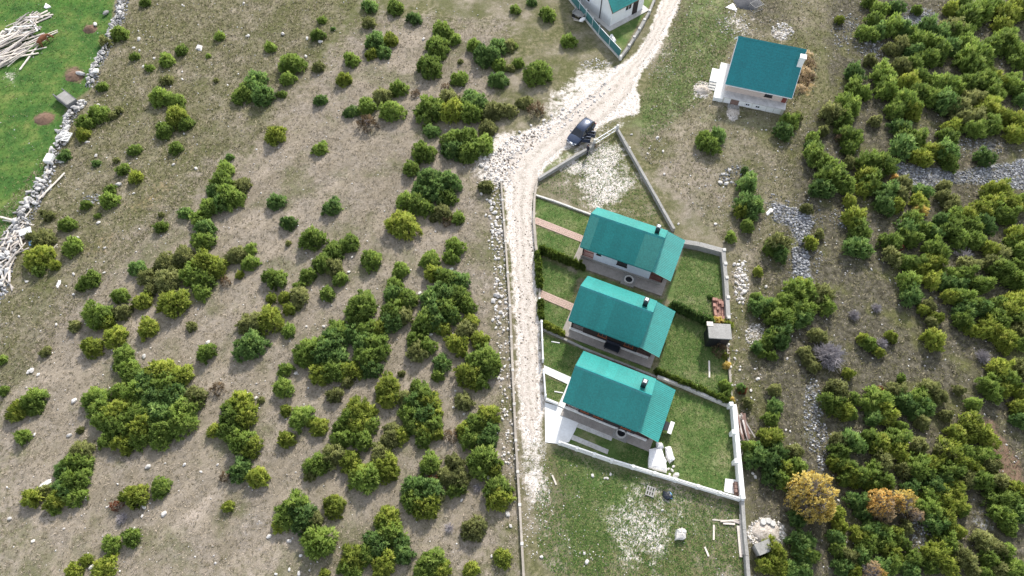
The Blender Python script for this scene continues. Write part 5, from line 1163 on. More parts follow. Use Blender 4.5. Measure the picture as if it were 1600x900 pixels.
shrub(1142,624,11,'Y','small yellow shrub beside the white corner post of the garden wall')
shrub(1160,609,13,'r','small rust red shrub outside the middle garden')
shrub(1110,463,9,'d','small dark shrub in the upper back lawn next to the brick stack')
for k, (x, y, w_) in enumerate([(1258,84,18),(1264,98,20),(1261,112,20),(1256,126,20),(1250,138,18),(1268,120,14)]):
    shrub(x, y, w_, 'b' if k % 2 else 'T', ['uppermost','second','third','fourth','fifth','outermost'][k]+' clump of dry rusty brown weeds along the right wall of the blue-roofed house', 'dry_weed_clump', 'thin', .7)
shrub(931,228,7,'b','dry brown weeds at the left post of the pole gate','dry_weed_clump','thin',1.4)

# ------------------------------------------------------------------ parked car with open doors
def make_car():
    f, q = G(893.5,221), G(923,191); d = (f-q); d.normalize(); c = G(907.5,207.5,.55); root = empty('parked_car', (c.x,c.y,.02), math.atan2(d.y,d.x), 'dark navy family car with two side doors open, parked on the white track', 'car')
    st = [(-2.22,.72,.45,.86),(-2.12,.84,.32,.99),(-1.6,.89,.26,1.0),(-.5,.9,.24,.98),(.7,.9,.24,.96),(1.15,.89,.26,.93),(1.7,.86,.30,.83),(2.08,.76,.34,.72),(2.22,.62,.42,.62)]
    V = []; F = []
    for x, hw, z0, z1 in st:
        zm = z0+(z1-z0)*.55
        for y, z in ((-hw*.8,z0),(-hw*.97,z0+.1),(-hw,zm),(-hw*.95,z1-.06),(-hw*.8,z1),(0,z1+.03),(hw*.8,z1),(hw*.95,z1-.06),(hw,zm),(hw*.97,z0+.1),(hw*.8,z0)): V.append((x,y,z))
    n = 11
    for i in range(len(st)-1):
        for j in range(n): F.append((i*n+j, (i+1)*n+j, (i+1)*n+(j+1)%n, i*n+(j+1)%n))
    F += [tuple(range(n-1,-1,-1))[::-1][::-1], tuple((len(st)-1)*n+j for j in range(n))]
    mb = MB(); mb.add(V, F); body = mb.obj('body', M['car_paint'], root, smooth=True)
    # roof panel
    R_ = [(-1.95,.60,1.34),(-1.7,.64,1.52),(-1.1,.66,1.59),(-.3,.66,1.60),(.25,.63,1.53),(.42,.60,1.45)]; V = []; F = []
    for x, hw, z in R_:
        for y, dz in ((-hw,-.05),(-hw*.75,.0),(0,.03),(hw*.75,.0),(hw,-.05)): V.append((x,y,z+dz))
    for i in range(len(R_)-1):
        for j in range(4): F.append((i*5+j,(i+1)*5+j,(i+1)*5+j+1,i*5+j+1))
    m2 = MB(); m2.add(V, F); roof = m2.obj('roof', M['car_paint'], root, smooth=True)
    md = roof.modifiers.new('thickness', 'SOLIDIFY'); md.thickness = .04
    def pane(nm, pts, mtl='glass'):
        o = MB().add(pts, [(0,1,2,3)]).obj(nm, M[mtl], root); s = o.modifiers.new('thickness', 'SOLIDIFY'); s.thickness = .015; return o
    pane('windscreen', [(1.12,-.72,.95),(1.12,.72,.95),(.42,.58,1.44),(.42,-.58,1.44)]); pane('rear_window', [(-2.08,.70,1.0),(-2.08,-.70,1.0),(-1.94,-.57,1.33),(-1.94,.57,1.33)])
    for s in (-1, 1):
        pane('side_window', [(1.0,s*.80,.95),(-.05,s*.85,.97),(-.08,s*.66,1.53),(.38,s*.61,1.42)]); pane('side_window', [(-.12,s*.85,.97),(-1.1,s*.85,.98),(-1.1,s*.66,1.52),(-.15,s*.66,1.54)]); pane('side_window', [(-1.18,s*.85,.98),(-2.0,s*.74,.98),(-1.86,s*.60,1.40),(-1.18,s*.66,1.51)])
        pl = MB(); pl.bar((1.13,s*.76,.94),(.42,s*.60,1.45),.06); pl.bar((-.09,s*.86,.96),(-.10,s*.665,1.54),.05); pl.bar((-1.14,s*.86,.97),(-1.14,s*.665,1.51),.06); pl.bar((-2.08,s*.73,.97),(-1.92,s*.60,1.36),.08); pl.obj('pillar', M['car_paint'], root)
        MB().box((1.86,min(s*.42,s*.72),.60),(2.13,max(s*.42,s*.72),.71)).obj('headlight', M['lamp_clear'], root, bevel=.02); MB().box((-2.22,min(s*.60,s*.80),.72),(-2.06,max(s*.60,s*.80),.98)).obj('tail_light', M['lamp_red'], root, bevel=.02)
        MB().box((.80,min(s*.86,s*1.04),.93),(.98,max(s*.86,s*1.04),1.05)).obj('mirror', M['car_paint'], root, bevel=.02)
        for x in (-1.36, 1.38):
            w_ = MB(); w_.tube((x,s*.70,.31),(x,s*.91,.31),.31,None,18); wo = w_.obj('wheel', M['rubber'], root); MB().tube((x,s*.905,.31),(x,s*.925,.31),.20,None,12).obj('rim', M['rim'], wo)
    MB().box((2.16,-.55,.40),(2.25,.55,.52)).obj('bumper_trim', M['metal_white'], root, bevel=.02); MB().box((2.15,-.26,.53),(2.235,.26,.60)).obj('grille', M['metal_dark'], root)
    # doors on the left side stand open; a dark panel paints the shade inside the openings
    MB().box((-1.1,.86,.36),(1.0,.905,.93)).obj('inside_shade', M['rubber'], root)
    for x, ang in ((1.0,62),(-.08,60)):
        a = R(ang); u = Vector((-math.cos(a), math.sin(a), 0)); h0 = Vector((x,.90,0)); v = Vector((u.y,-u.x,0)); L = 1.04
        pts = [h0+u*.02, h0+u*L]; dm = MB(); vs = []
        for t_ in (-.05, .05):
            for k, z in ((0,.34),(1,.36),(1,.92),(0,.94)): vs.append(pts[k]+v*t_+Vector((0,0,z)))
        dm.add(vs, [(3,2,1,0),(4,5,6,7),(0,1,5,4),(1,2,6,5),(2,3,7,6),(3,0,4,7)]); dm.bar(pts[0]+Vector((0,0,.94)), pts[0].lerp(pts[1],.45)+Vector((0,0,1.44)), .05); dm.bar(pts[0].lerp(pts[1],.45)+Vector((0,0,1.44)), pts[1]+Vector((0,0,1.42)), .05); dm.bar(pts[1]+Vector((0,0,.92)), pts[1]+Vector((0,0,1.42)), .05)
        o = dm.obj('door', M['car_paint'], root); hd = MB(); hp = h0+u*.9+v*.06*(-1); hd.box((hp.x-.06,hp.y-.03,.78),(hp.x+.06,hp.y+.03,.82)); hd.obj('handle', M['rim'], o)
        w2 = MB(); w2.add([pts[0]+u*.06+Vector((0,0,.95)), pts[1]-u*.04+Vector((0,0,.94)), pts[1]-u*.04+Vector((0,0,1.39)), pts[0].lerp(pts[1],.48)+Vector((0,0,1.40))], [(0,1,2,3)]); g = w2.obj('pane', M['glass'], o); g.modifiers.new('thickness','SOLIDIFY').thickness = .012
make_car()

# ------------------------------------------------------------------ living things: skinned skeletons
def skin(name, joints, edges, mtl, parent=None, root_i=0, sub=1):
    """joints: (x, y, z, radius) ; one continuous surface"""
    me = bpy.data.meshes.new(name); me.from_pydata([j[:3] for j in joints], edges, []); o = link(name, me, parent)
    md = o.modifiers.new('skin', 'SKIN'); md.use_smooth_shade = True
    for i, j in enumerate(joints):
        sv = me.skin_vertices[0].data[i]; r_ = j[3]; sv.radius = r_ if isinstance(r_, tuple) else (r_, r_); sv.use_root = (i == root_i)
    o.modifiers.new('smooth', 'SUBSURF').levels = sub; o.modifiers['smooth'].render_levels = sub
    me.materials.append(mtl); return o
def make_cow():
    a, b = G(61.5,66.5,.8), G(72,56.5,.8); d = (b-a).normalized(); c = (a+b)/2; root = empty('brown_cow', (c.x,c.y,0), math.atan2(d.y,d.x), 'brown cow grazing on the green pasture at the end of the timber heap', 'cow')
    J = [(-.75,0,1.05,(.27,.30)),(-.35,0,1.0,(.31,.34)),(.10,0,.97,(.33,.37)),(.48,0,1.02,(.27,.32)),(.78,-.08,1.05,(.17,.20)),(1.05,-.26,.80,(.13,.15)),(1.18,-.42,.50,(.11,.13)),(1.26,-.52,.25,(.07,.075))]
    E = [(0,1),(1,2),(2,3),(3,4),(4,5),(5,6),(6,7)]
    for s in (-1, 1):
        k = len(J); J += [(-.72,s*.18,.80,.15),(-.60,s*.19,.58,.10),(-.78,s*.19,.36,.065),(-.72,s*.19,.05,.06)]; E += [(0,k),(k,k+1),(k+1,k+2),(k+2,k+3)]
        k = len(J); J += [(.50,s*.17,.72,.13),(.52,s*.18,.45,.08),(.50,s*.18,.24,.06),(.54,s*.18,.04,.055)]; E += [(3,k),(k,k+1),(k+1,k+2),(k+2,k+3)]
    k = len(J); J += [(-1.02,0,1.10,.05),(-1.10,.03,.75,.03),(-1.10,.04,.42,.045)]; E += [(0,k),(k,k+1),(k+1,k+2)]
    for s in (-1, 1):
        k = len(J); J += [(1.10+s*.08,-.34+s*.16,.66,.04),(1.08+s*.16,-.34+s*.28,.64,.025)]; E += [(5,k),(k,k+1)]
    skin('body', J, E, M['hide'], root, 2)
    hn = MB()
    for s in (-1, 1): hn.tube((1.08+s*.04,-.31+s*.08,.72), (1.04+s*.12,-.28+s*.16,.90), .03, .01, 6)
    hn.obj('horns', M['wood_pale'], root)
    hf = MB()
    for x, y in ((-.72,.19),(-.72,-.19),(.54,.18),(.54,-.18)): hf.tube((x,y,-.01),(x+.02,y,.09),.075,.06,8)
    hf.obj('hooves', M['metal_dark'], root)
make_cow()
def make_person():
    p = G(917.5,240.5); root = empty('person', p, R(215), 'person in dark clothes standing beside the rough wall near the pole gate', 'person')
    J = [(0,0,.95,(.15,.11)),(0,0,1.15,(.15,.10)),(.02,0,1.38,(.17,.11)),(.03,0,1.50,(.07,.07))]; E = [(0,1),(1,2),(2,3)]
    for s in (-1, 1):
        k = len(J); J += [(.02,s*.19,1.42,.075),(-.02+s*.06,s*.26,1.16,.055),(.12+s*.06,s*.27,.94,.042)]; E += [(2,k),(k,k+1),(k+1,k+2)]
    skin('jacket', J, E, M['cloth_dark'], root, 1)
    J = [(0,0,.98,(.14,.11))]; E = []
    for s in (-1, 1):
        k = len(J); J += [(s*.06,s*.10,.86,.095),(s*.14,s*.11,.50,.068),(s*.12-.04,s*.12,.12,.05)]; E += [(0,k),(k,k+1),(k+1,k+2)]
    skin('trousers', J, E, M['cloth_blue'], root, 0)
    for s in (-1, 1):
        MB().box((s*.12-.12,s*.12-.05,0),(s*.12+.17,s*.12+.05,.10)).obj('shoe', M['rubber'], root, bevel=.03)
    J = [(.03,0,1.46,.055),(.035,0,1.54,.052),(.045,0,1.60,(.075,.08)),(.04,0,1.68,(.078,.09)),(.03,0,1.74,(.06,.065))]; E = [(0,1),(1,2),(2,3),(3,4)]
    k = len(J); J += [(.125,0,1.645,.018)]; E += [(2,k)]
    for s in (-1, 1): k = len(J); J += [(.03,s*.088,1.65,.016)]; E += [(3,k)]
    head = skin('head', J, E, M['skin'], root, 2)
    ey = MB()
    for s in (-1, 1): ey.box((.112,s*.032-.008,1.665),(.120,s*.032+.008,1.678))
    ey.box((.112,-.02,1.602),(.119,.02,1.610)); ey.obj('face_features', M['hair'], head)
    bm = bmesh.new(); bmesh.ops.create_uvsphere(bm, u_segments=14, v_segments=9, radius=1); bmesh.ops.delete(bm, geom=[v for v in bm.verts if v.co.z < -.15 or (v.co.x > .55 and v.co.z < .45)], context='VERTS'); me = bpy.data.meshes.new('hair'); bm.to_mesh(me); bm.free(); link('hair', me, root, (.02,0,1.685), (0,0,0), (.098,.092,.095), M['hair'])
    for s in (-1, 1):
        hx, hy, hz = .13+s*.06, s*.27, .90; J = [(hx-.005,hy,hz+.05,.026),(hx+.005,hy,hz,(.034,.018)),(hx+.012,hy,hz-.04,(.036,.016))]; E = [(0,1),(1,2)]
        for f in range(4):
            k = len(J); o_ = (f-1.5)*.019; l = (.040,.048,.044,.034)[f]; J += [(hx+.016+o_,hy,hz-.055,.009),(hx+.024+o_,hy-s*.008,hz-.055-l*.6,.008),(hx+.020+o_,hy-s*.022,hz-.055-l,.007)]; E += [(2,k),(k,k+1),(k+1,k+2)]
        k = len(J); J += [(hx+.038,hy-s*.012,hz-.012,.010),(hx+.050,hy-s*.020,hz-.045,.008)]; E += [(1,k),(k,k+1)]
        skin('hand', J, E, M['skin'], root, 1)
make_person()

# ------------------------------------------------------------------ timber heap on the pasture
tr = random.Random(23)
def plank_mesh(L, w_, t_):
    mb = MB(); n = 4; vs = []
    for i in range(n+1):
        x = -L/2+L*i/n; dy = tr.uniform(-.012,.012); dz = tr.uniform(-.01,.01)
        for y, z in ((-w_/2,-t_/2),(w_/2,-t_/2),(w_/2,t_/2),(-w_/2,t_/2)): vs.append((x, y+dy, z+dz))
    fs = [(3,2,1,0),(n*4,n*4+1,n*4+2,n*4+3)]
    for i in range(n):
        for j in range(4): fs.append((i*4+j,(i*4+(j+1)%4),(i+1)*4+(j+1)%4,(i+1)*4+j))
    mb.add(vs, [f[::-1] for f in fs[:2]]+fs[2:]); return mb.mesh('plank', M['wood_grey'])
PL = {k: [plank_mesh(L, tr.uniform(.12,.22), tr.uniform(.045,.10)) for _ in range(3)] for k, L in (('a',6.0),('b',4.2),('c',2.6),('d',1.4))}
def planks(n, poly, ang, sd, zmax, label, group, kinds, mtls=('wood_grey','wood_pale'), name='plank'):
    P = in_poly_px(poly, n, 5+n); cx, cy = P.mean(0)
    for i, (x, y) in enumerate(P):
        k = tr.choice(kinds); z = .06+zmax*tr.random()*max(.15, 1-((x-cx)**2+(y-cy)**2)**.5/5.5)
        tag(link(name, tr.choice(PL[k]), None, (x, y, z), (tr.uniform(-.3,.3), tr.gauss(0,.06), ang+tr.gauss(0, sd)), (tr.uniform(.75,1.12),tr.uniform(.55,1.25),1), M[tr.choice(mtls)]), label, 'plank', group)
planks(78, [(-30,66),(8,62),(36,28),(56,26),(60,40),(50,48),(62,68),(40,88),(4,106),(-30,112)], R(44), .22, 1.1, 'weathered grey plank in the long heap of old timber on the pasture', 'planks of the timber heap', 'aab')
planks(26, [(20,50),(44,24),(62,26),(62,46),(58,66),(34,70)], R(20), .7, 1.1, 'short pale board lying across the upper end of the timber heap', 'short boards of the timber heap', 'cd', ('wood_pale','wood_grey','concrete_white'))
for a, b in (((32,110),(60,72)),((50,28),(84,24)),((54,34),(79,21))):
    A, B = G(*a), G(*b); m_ = (A+B)/2; o = link('plank', PL['a'][0], None, (m_.x,m_.y,.14), (0,0,math.atan2(B.y-A.y,B.x-A.x)), ((B-A).length/6,1,1), M['wood_pale']); tag(o, 'long pale pole sticking out of the timber heap onto the grass', 'plank', 'poles sticking out of the timber heap')
# planks and boards on the lower dry stone wall
planks(34, [(10,350),(34,345),(44,370),(30,410),(14,450),(-10,440),(-8,390)], R(75), .6, .75, 'old pale pole lying on the lower stretch of the dry stone wall', 'poles on the dry stone wall', 'bcc', ('wood_grey','wood_pale'))
planks(5, [(80,240),(88,240),(84,300),(60,310),(66,290)], R(80), .3, .5, 'grey board lying along the top of the dry stone wall by the pasture', 'boards on the dry stone wall', 'bc')
def slab_thing(name, px, py, l, w_, t_, rz, mtl, label, cat, z=0, tilt=(0,0)):
    p = G(px, py, z); o = MB().box((-l/2,-w_/2,0),(l/2,w_/2,t_)).obj(name, M[mtl], None, bevel=min(.02,t_*.3)); o.location = (p.x,p.y,z+.02); o.rotation_euler = (tilt[0],tilt[1],rz); tag(o, label, cat); return o
def pallet(px, py, z, rz, mtl, label, l=1.25, w_=1.0, n=5, group=None, tilt=0):
    p = G(px, py, z); root = empty('pallet', (p.x,p.y,z), rz, label, 'pallet', group); root.rotation_euler = (tilt,0,rz)
    for i in range(n): y = -w_/2+.05+(w_-.1)*i/(n-1); MB().box((-l/2,y-.06,.10),(l/2,y+.06,.125)).obj('slat', M[mtl], root)
    for x in (-l/2+.06,0,l/2-.06): MB().box((x-.05,-w_/2,0),(x+.05,w_/2,.098)).obj('bearer', M[mtl], root)
pallet(101,214,.45,R(-8),'concrete_white','white slatted pallet lying on the dry stone wall',1.6,1.35,6)
pallet(1160,695,.1,R(8),'wood_pale','pale pallet leaning by the timber outside the white garden wall',1.3,1.0,5)
pallet(1155,701,.1,R(60),'wood_pale','second pale pallet beside the white garden wall, nearer to the wall',1.1,.9,4)
pallet(1016,768,.05,R(70),'concrete','broken grey slatted frame lying on the grass of the lowest plot',.95,.8,4)
planks(16, [(1153,658),(1165,657),(1168,682),(1155,686)], R(98), .12, .5, 'brown board in the timber stack outside the white garden wall', 'boards outside the garden wall', 'cc', ('wood_brown','wood_brown','wood_grey'))
planks(5, [(1134,814),(1152,812),(1153,822),(1136,822)], R(-4), .12, .1, 'grey lath lying in the lowest plot near the weathered wall', 'laths in the lowest plot', 'cd')
planks(4, [(1153,826),(1158,826),(1160,860),(1155,862)], R(86), .1, .2, 'pale board lying along the foot of the weathered grey wall', 'boards at the weathered wall', 'c', ('wood_pale',))
for x, y, L, an in ((1115,832,1.35,80),(1104,862,.85,105),(866,750,1.0,110),(1108,577,1.9,82),(74,398,3.2,62)):
    p = G(x, y); tag(link('plank', PL['d'][0], None, (p.x,p.y,.06), (0,0,R(an)), (L/1.4,.8,1), M['wood_pale']), {1115:'pale lath lying alone on the grass of the lowest plot, upper of two',1104:'short pale lath lying alone on the grass of the lowest plot, lower of two',866:'pale stick on the gravel edge below the white driveway',1108:'thin pale pole lying on the middle back lawn',74:'thin bent pole lying in the grass beside the dry stone wall'}[x], 'plank')
# concrete trough / box culvert at the gap of the stone wall
def trough():
    p, q = G(96,151), G(118,168); d = (q-p); L = d.length; rz = math.atan2(d.y,d.x); root = empty('concrete_trough', p, rz, 'dark grey concrete box trough lying in the gap of the dry stone wall', 'trough')
    MB().box((0,-.60,0),(L,.60,.15)).obj('bottom', M['concrete_dark'], root); MB().box((0,-.72,.002),(L,-.60,1.0)).obj('side_wall', M['concrete_dark'], root); MB().box((0,.60,.002),(L,.72,.97)).obj('side_wall', M['concrete_dark'], root); MB().box((.7,-.59,.88),(L,.59,.99)).obj('cover', M['concrete'], root); MB().box((L-.15,-.59,.16),(L-.01,.59,.87)).obj('end_wall', M['concrete_dark'], root)
trough()
def mound(px, py, wpx, h, mtl, label, name='soil_mound', cat='mound', seed=1, n=22):
    r_ = wpx/PXM(px, py)/2; p = G(px, py); r = random.Random(seed); V = []; F = []
    for k in range(6):
        f = 1-k/6
        for i in range(n): a = 2*math.pi*i/n; rr_ = r_*f*(1+r.uniform(-.13,.13)); V.append((math.cos(a)*rr_, math.sin(a)*rr_*.85, h*(1-f**1.7)*r.uniform(.85,1.15)-.03*(k == 0)))
    V.append((0,0,h))
    for k in range(5):
        for i in range(n): F.append((k*n+i,k*n+(i+1)%n,(k+1)*n+(i+1)%n,(k+1)*n+i))
    for i in range(n): F.append((5*n+i,5*n+(i+1)%n,6*n))
    mb = MB(); mb.add(V, F); o = mb.obj(name, M[mtl], smooth=True); o.location = p; tag(o, label, cat); return o
mound(69,186,30,.35,'dirt','low red brown soil mound on the pasture left of the concrete trough',seed=2)
mound(117,119,30,.4,'dirt','red brown soil mound on the pasture with a boulder on it',seed=3)
mound(141,46,22,.5,'dirt','red brown soil mound on the pasture near the upper stretch of stone wall',seed=4)
mound(1097,141,26,.45,'gravel','round white gravel heap on the grass left of the blue-roofed house','gravel_heap','heap',5)
mound(1146,176,20,.35,'gravel','white gravel heap below the terrace of the blue-roofed house','gravel_heap','heap',6)
mound(1197,832,46,.4,'gravel','big white rubble heap outside the weathered wall at the lower right','rubble_heap','heap',7)
for i, (x, y, d, lab) in enumerate([(125,115,15,'flat pale boulder standing on the red brown soil mound'),(165,20,10,'pale square boulder at the edge of the pasture below the stone wall top'),(149,38,10,'pale boulder at the upper soil mound on the pasture'),(39,44,6,'pale stone on the pasture in front of the stone wall')]):
    r_ = d/PXM(x, y)/2; tag(link('boulder', ROCK[i], None, G(x, y, .3), (.2,.1,i), (r_*1.1,r_*.8,r_*.9), M['stone']), lab, 'rock')
# sheets, tarpaulins, oddments
def tarp(name, pts, h, mtl, label, cat='tarpaulin', seed=1):
    P = GP(pts); r = random.Random(seed); cx = sum(p[0] for p in P)/len(P); cy = sum(p[1] for p in P)/len(P); V = []; F = []; n = 0; ring = []
    for a, b in zip(P, P[1:]+P[:1]):
        for k in range(4): ring.append((a[0]+(b[0]-a[0])*k/4, a[1]+(b[1]-a[1])*k/4))
    n = len(ring)
    for f, z in ((1.02,.01),(.97,h*.75),(.72,h),(.35,h*1.08)):
        for x, y in ring: V.append((cx+(x-cx)*f+r.uniform(-.05,.05), cy+(y-cy)*f+r.uniform(-.05,.05), max(.008, z+r.uniform(-.10,.10)*h)))
    V.append((cx,cy,h*1.05))
    for k in range(3):
        for i in range(n): F.append((k*n+i,k*n+(i+1)%n,(k+1)*n+(i+1)%n,(k+1)*n+i))
    for i in range(n): F.append((3*n+i,3*n+(i+1)%n,4*n))
    o = MB().add(V, F).obj(name, M[mtl]); tag(o, label, cat); return o
tarp('tarpaulin', [(1014,703),(1032,699),(1040,722),(1041,739),(1012,732)], .55, 'tarp_white', 'large white tarpaulin over a heap against the bottom fence of the lowest garden', seed=2)
tarp('tarpaulin', [(1038,700),(1046,699),(1054,718),(1046,725),(1040,715)], .5, 'tarp_white', 'smaller crumpled white tarpaulin right of the large one in the lowest garden', seed=3)
tarp('tarpaulin', [(1024,694),(1034,695),(1036,702),(1026,702)], .7, 'tarp_white', 'small white covered bundle at the corner of the lowest chalet', seed=4)
tarp('tarpaulin', [(1036,768),(1046,770),(1051,777),(1043,782),(1035,776)], .3, 'tarp_black', 'dark blue and black plastic sheet crumpled on the lowest plot', 'plastic sheet', 5)
tarp('plastic_sheet', [(1044,768),(1050,772),(1050,780),(1045,778)], .2, 'tarp_blue', 'light blue plastic scrap beside the black sheet on the lowest plot', 'plastic sheet', 6)
tarp('stone_block', [(1056,828),(1064,826),(1072,830),(1070,843),(1054,844)], .6, 'stone_white', 'big pale angular stone lying alone on the lowest plot', 'rock', 7)
tarp('plastic_sheet', [(1133,12),(1145,5),(1152,15),(1149,17)], .08, 'tarp_white', 'white triangular sheet lying on the rubble above the blue-roofed house', 'sheet', 8)
tarp('plastic_sheet', [(72,5),(69,12),(72,14),(80,11)], .12, 'tarp_white', 'white crumpled sheet on the pasture above the timber heap', 'sheet', 9)
tarp('plastic_sheet', [(306,77),(309,70),(316,72),(315,80)], .1, 'tarp_white', 'white flat sheet on the upper slope', 'sheet', 10)
tarp('plastic_sheet', [(88,447),(92,438),(96,440),(91,451)], .1, 'tarp_white', 'long white sheet on the grass below the stone wall', 'sheet', 11)
tarp('plastic_sheet', [(45,378),(50,376),(55,380),(52,385),(46,384)], .12, 'tarp_blue', 'light blue plastic scrap beside bushes at the stone wall', 'plastic sheet', 12)
tarp('plastic_sheet', [(60,762),(72,752),(81,748),(80,755),(66,764)], .15, 'tarp_white', 'long white sheet beside the clumped bushes low on the far left', 'sheet', 13)
tarp('plastic_sheet', [(1196,334),(1203,326),(1209,328),(1199,337)], .15, 'tarp_white', 'white elongated sheet at the edge of the grey scree', 'sheet', 14)
slab_thing('white_panel', 40, 362, 1.3, .8, .12, R(25), 'concrete_white', 'white panel propped on the lower dry stone wall', 'panel', .55, (.2,0))  # plain white panel, kind of board unknown
slab_thing('white_slab', 79, 250, .9, 1.2, .5, R(-5), 'concrete_white', 'white square block lying on the dry stone wall', 'block', .3)
slab_thing('stone_slab', 151, 112, .6, .6, .3, R(5), 'concrete_white', 'white square block on the upper dry stone wall', 'block', .45)
strip_px('concrete_pad', [(1133,748),(1150,750),(1152,774),(1131,768)], -.1, .10, M['concrete_white'], 'white concrete pad in the bottom right corner of the lowest garden')
def brick_stack(px, py, label, l, w_, h, rz, mtl='brick', nx=4, ny=6, nz=3):
    p = G(px, py); root = empty('brick_stack', p, rz, label, 'brick stack'); r = random.Random(px)
    for k in range(nz):
        for i in range(nx):
            for j in range(ny):
                if k == nz-1 and r.random() < .35: continue
                x, y = -w_/2+w_*(i+.5)/nx, -l/2+l*(j+.5)/ny; Mx = Matrix.Translation((x+r.uniform(-.03,.03), y+r.uniform(-.03,.03), h*(k+.5)/nz)) @ Matrix.Rotation(r.uniform(-.12,.12), 4, 'Z')
                sx, sy, sz = w_/nx/2-.012, l/ny/2-.012, h/nz/2-.004; MB().box((-sx,-sy,-sz),(sx,sy,sz), Mx).obj('brick', M[mtl], root)
brick_stack(1122,487,'long low stack of pale red bricks beside the upper garden wall',3.0,1.15,.5,R(-3),nx=4,ny=8,nz=2)
brick_stack(1152,766,'small brown brick stack on the white pad in the garden corner',1.3,.8,.6,R(-3),'wood_brown',3,4,3)
def table():
    p = G(1036,668); rz = H3.rotation_euler.z; root = empty('garden_furniture', p, rz, 'dark bench table with a white end behind the lowest chalet', 'table')  # a table with a dark and a white top
    MB().box((-.65,-.45,.68),(.45,.45,.74)).obj('tabletop', M['metal_dark'], root)
    MB().box((.46,-.65,.72),(.86,.65,.78)).obj('tabletop', M['concrete_white'], root)
    for x in (-.55,.75):
        for y in (-.38,.38): MB().box((x-.04,y-.04,0),(x+.04,y+.04,.679)).obj('leg', M['wood_dark'], root)
table()
def swing():
    p = G(955.5,545.5); rz = H2.rotation_euler.z; root = empty('garden_furniture', p, rz, 'dark blue covered garden seat on the paving of the middle chalet', 'seat')
    MB().box((-.75,-.35,.38),(.75,.35,.50)).obj('seat', M['tarp_black'], root, bevel=.05); MB().box((-.75,.28,.501),(.75,.42,1.0)).obj('backrest', M['cloth_blue'], root, bevel=.05)
    for s in (-1,1):
        MB().box((s*.78-.06,-.35,.501),(s*.78+.06,.27,.70)).obj('armrest', M['tarp_black'], root, bevel=.03)
        for y in (-.3,.3): MB().box((s*.7-.04,y-.04,0),(s*.7+.04,y+.04,.379)).obj('leg', M['metal_dark'], root)
swing()
def cage():
    p = G(1180,14); root = empty('wire_cage', p, R(30), 'rusty grey wire cage on the dark rubble at the top edge', 'cage'); mb = MB()
    for x in (-.8,.8):
        for y in (-.6,.6): mb.bar((x,y,0),(x,y,.9),.05)
    for z in (.05,.9):
        for s in (-1,1): mb.bar((-.8,s*.6,z),(.8,s*.6,z),.05); mb.bar((s*.8,-.6,z),(s*.8,.6,z),.05)
    for i in range(7): x = -.8+1.6*i/6; mb.bar((x,-.6,.9),(x,.6,.9),.02); mb.bar((x,-.6,0),(x,-.6,.9),.02)
    mb.obj('frame', M['concrete'], root)
cage()
mound(1168,4,46,.6,'rub_grey','dark blue grey rubble heap at the top edge above the blue-roofed house','rubble_heap','heap',9)
def cement_mixer():
    p = G(905,26); root = empty('hand_cart', p, R(-35), 'grey metal cart with a white sack on it outside the green mesh fence', 'cart')
    MB().box((-.9,-.55,.45),(.9,.55,.55)).obj('bed', M['concrete'], root); MB().box((-.9,-.55,.551),(-.84,.55,.9)).obj('board', M['concrete'], root); MB().box((.84,-.55,.551),(.9,.55,.9)).obj('board', M['wood_grey'], root)
    for x in (-.6,.6):
        for s in (-1,1): MB().tube((x,s*.56,.28),(x,s*.68,.28),.28,None,14).obj('wheel', M['rubber'], root)
    MB().bar((-.9,0,.45),(-1.7,.1,.15),.07).obj('drawbar', M['metal_dark'], root)
cement_mixer()
sk = MB(); bm = ico(2, 5, .5, .08); me = bpy.data.meshes.new('sack'); bm.to_mesh(me); bm.free(); p = G(910,31,.7)
tag(link('sack', me, None, (p.x,p.y,.75), (0,0,.6), (.6,.35,.35), M['tarp_white']), 'white sack lying on the grey cart outside the green mesh fence', 'sack')
planks(9, [(890,18),(915,16),(918,32),(900,38)], R(-40), .7, .4, 'grey board of the scrap pile around the cart at the green mesh fence', 'boards around the cart', 'd')
tarp('plastic_sheet', [(952,58),(956,55),(962,66),(958,68)], .4, 'tarp_white', 'white sheet hung inside the mesh fence of the white house', 'sheet', 15)
def conc_block(px, py, label, rz, s=1.0):
    p = G(px, py); o = MB().prism([(math.cos(2*math.pi*i/16)*.45*s, math.sin(2*math.pi*i/16)*.45*s) for i in range(16)], 0, .7*s).obj('concrete_block', M['concrete_pale'], None, bevel=.03); o.location = p; tag(o, label, 'concrete block')
for i, (x, y) in enumerate([(1191,817),(1199,815),(1206,819)]): conc_block(x, y, ['left','middle','right'][i]+' one of three pale concrete drums on top of the white rubble heap', 0, .6)
def frame_box():
    p = G(1188,858); root = empty('concrete_frame', p, R(20), 'grey concrete frame with a dark opening at the foot of the white rubble heap', 'frame')  # a grey concrete frame, purpose unknown
    MB().box((-.7,-.45,0),(-.5,.45,1.0)).obj('side_wall', M['concrete'], root); MB().box((.5,-.45,0),(.7,.45,1.0)).obj('side_wall', M['concrete'], root); MB().box((-.75,-.5,1.002),(.75,.5,1.15)).obj('cover', M['concrete'], root); MB().box((-.49,.3,0),(.49,.44,1.0)).obj('opening_shade', M['metal_dark'], root)  # black back panel paints the shade within the frame
frame_box()
# goal frames on the small lawns
for x, y, lab in ((873,613,'tiny white lawn light frame on the small lawn left of the lowest chalet'),(868,535,'thin white edging strip on the lawn above the white garden path')):
    p = G(x, y); o = MB().box((-.45,-.05,0),(.45,.05,.08)).obj('lawn_edging', M['concrete_white']); o.location = p; o.rotation_euler = (0,0,R(-10)); tag(o, lab, 'edging')

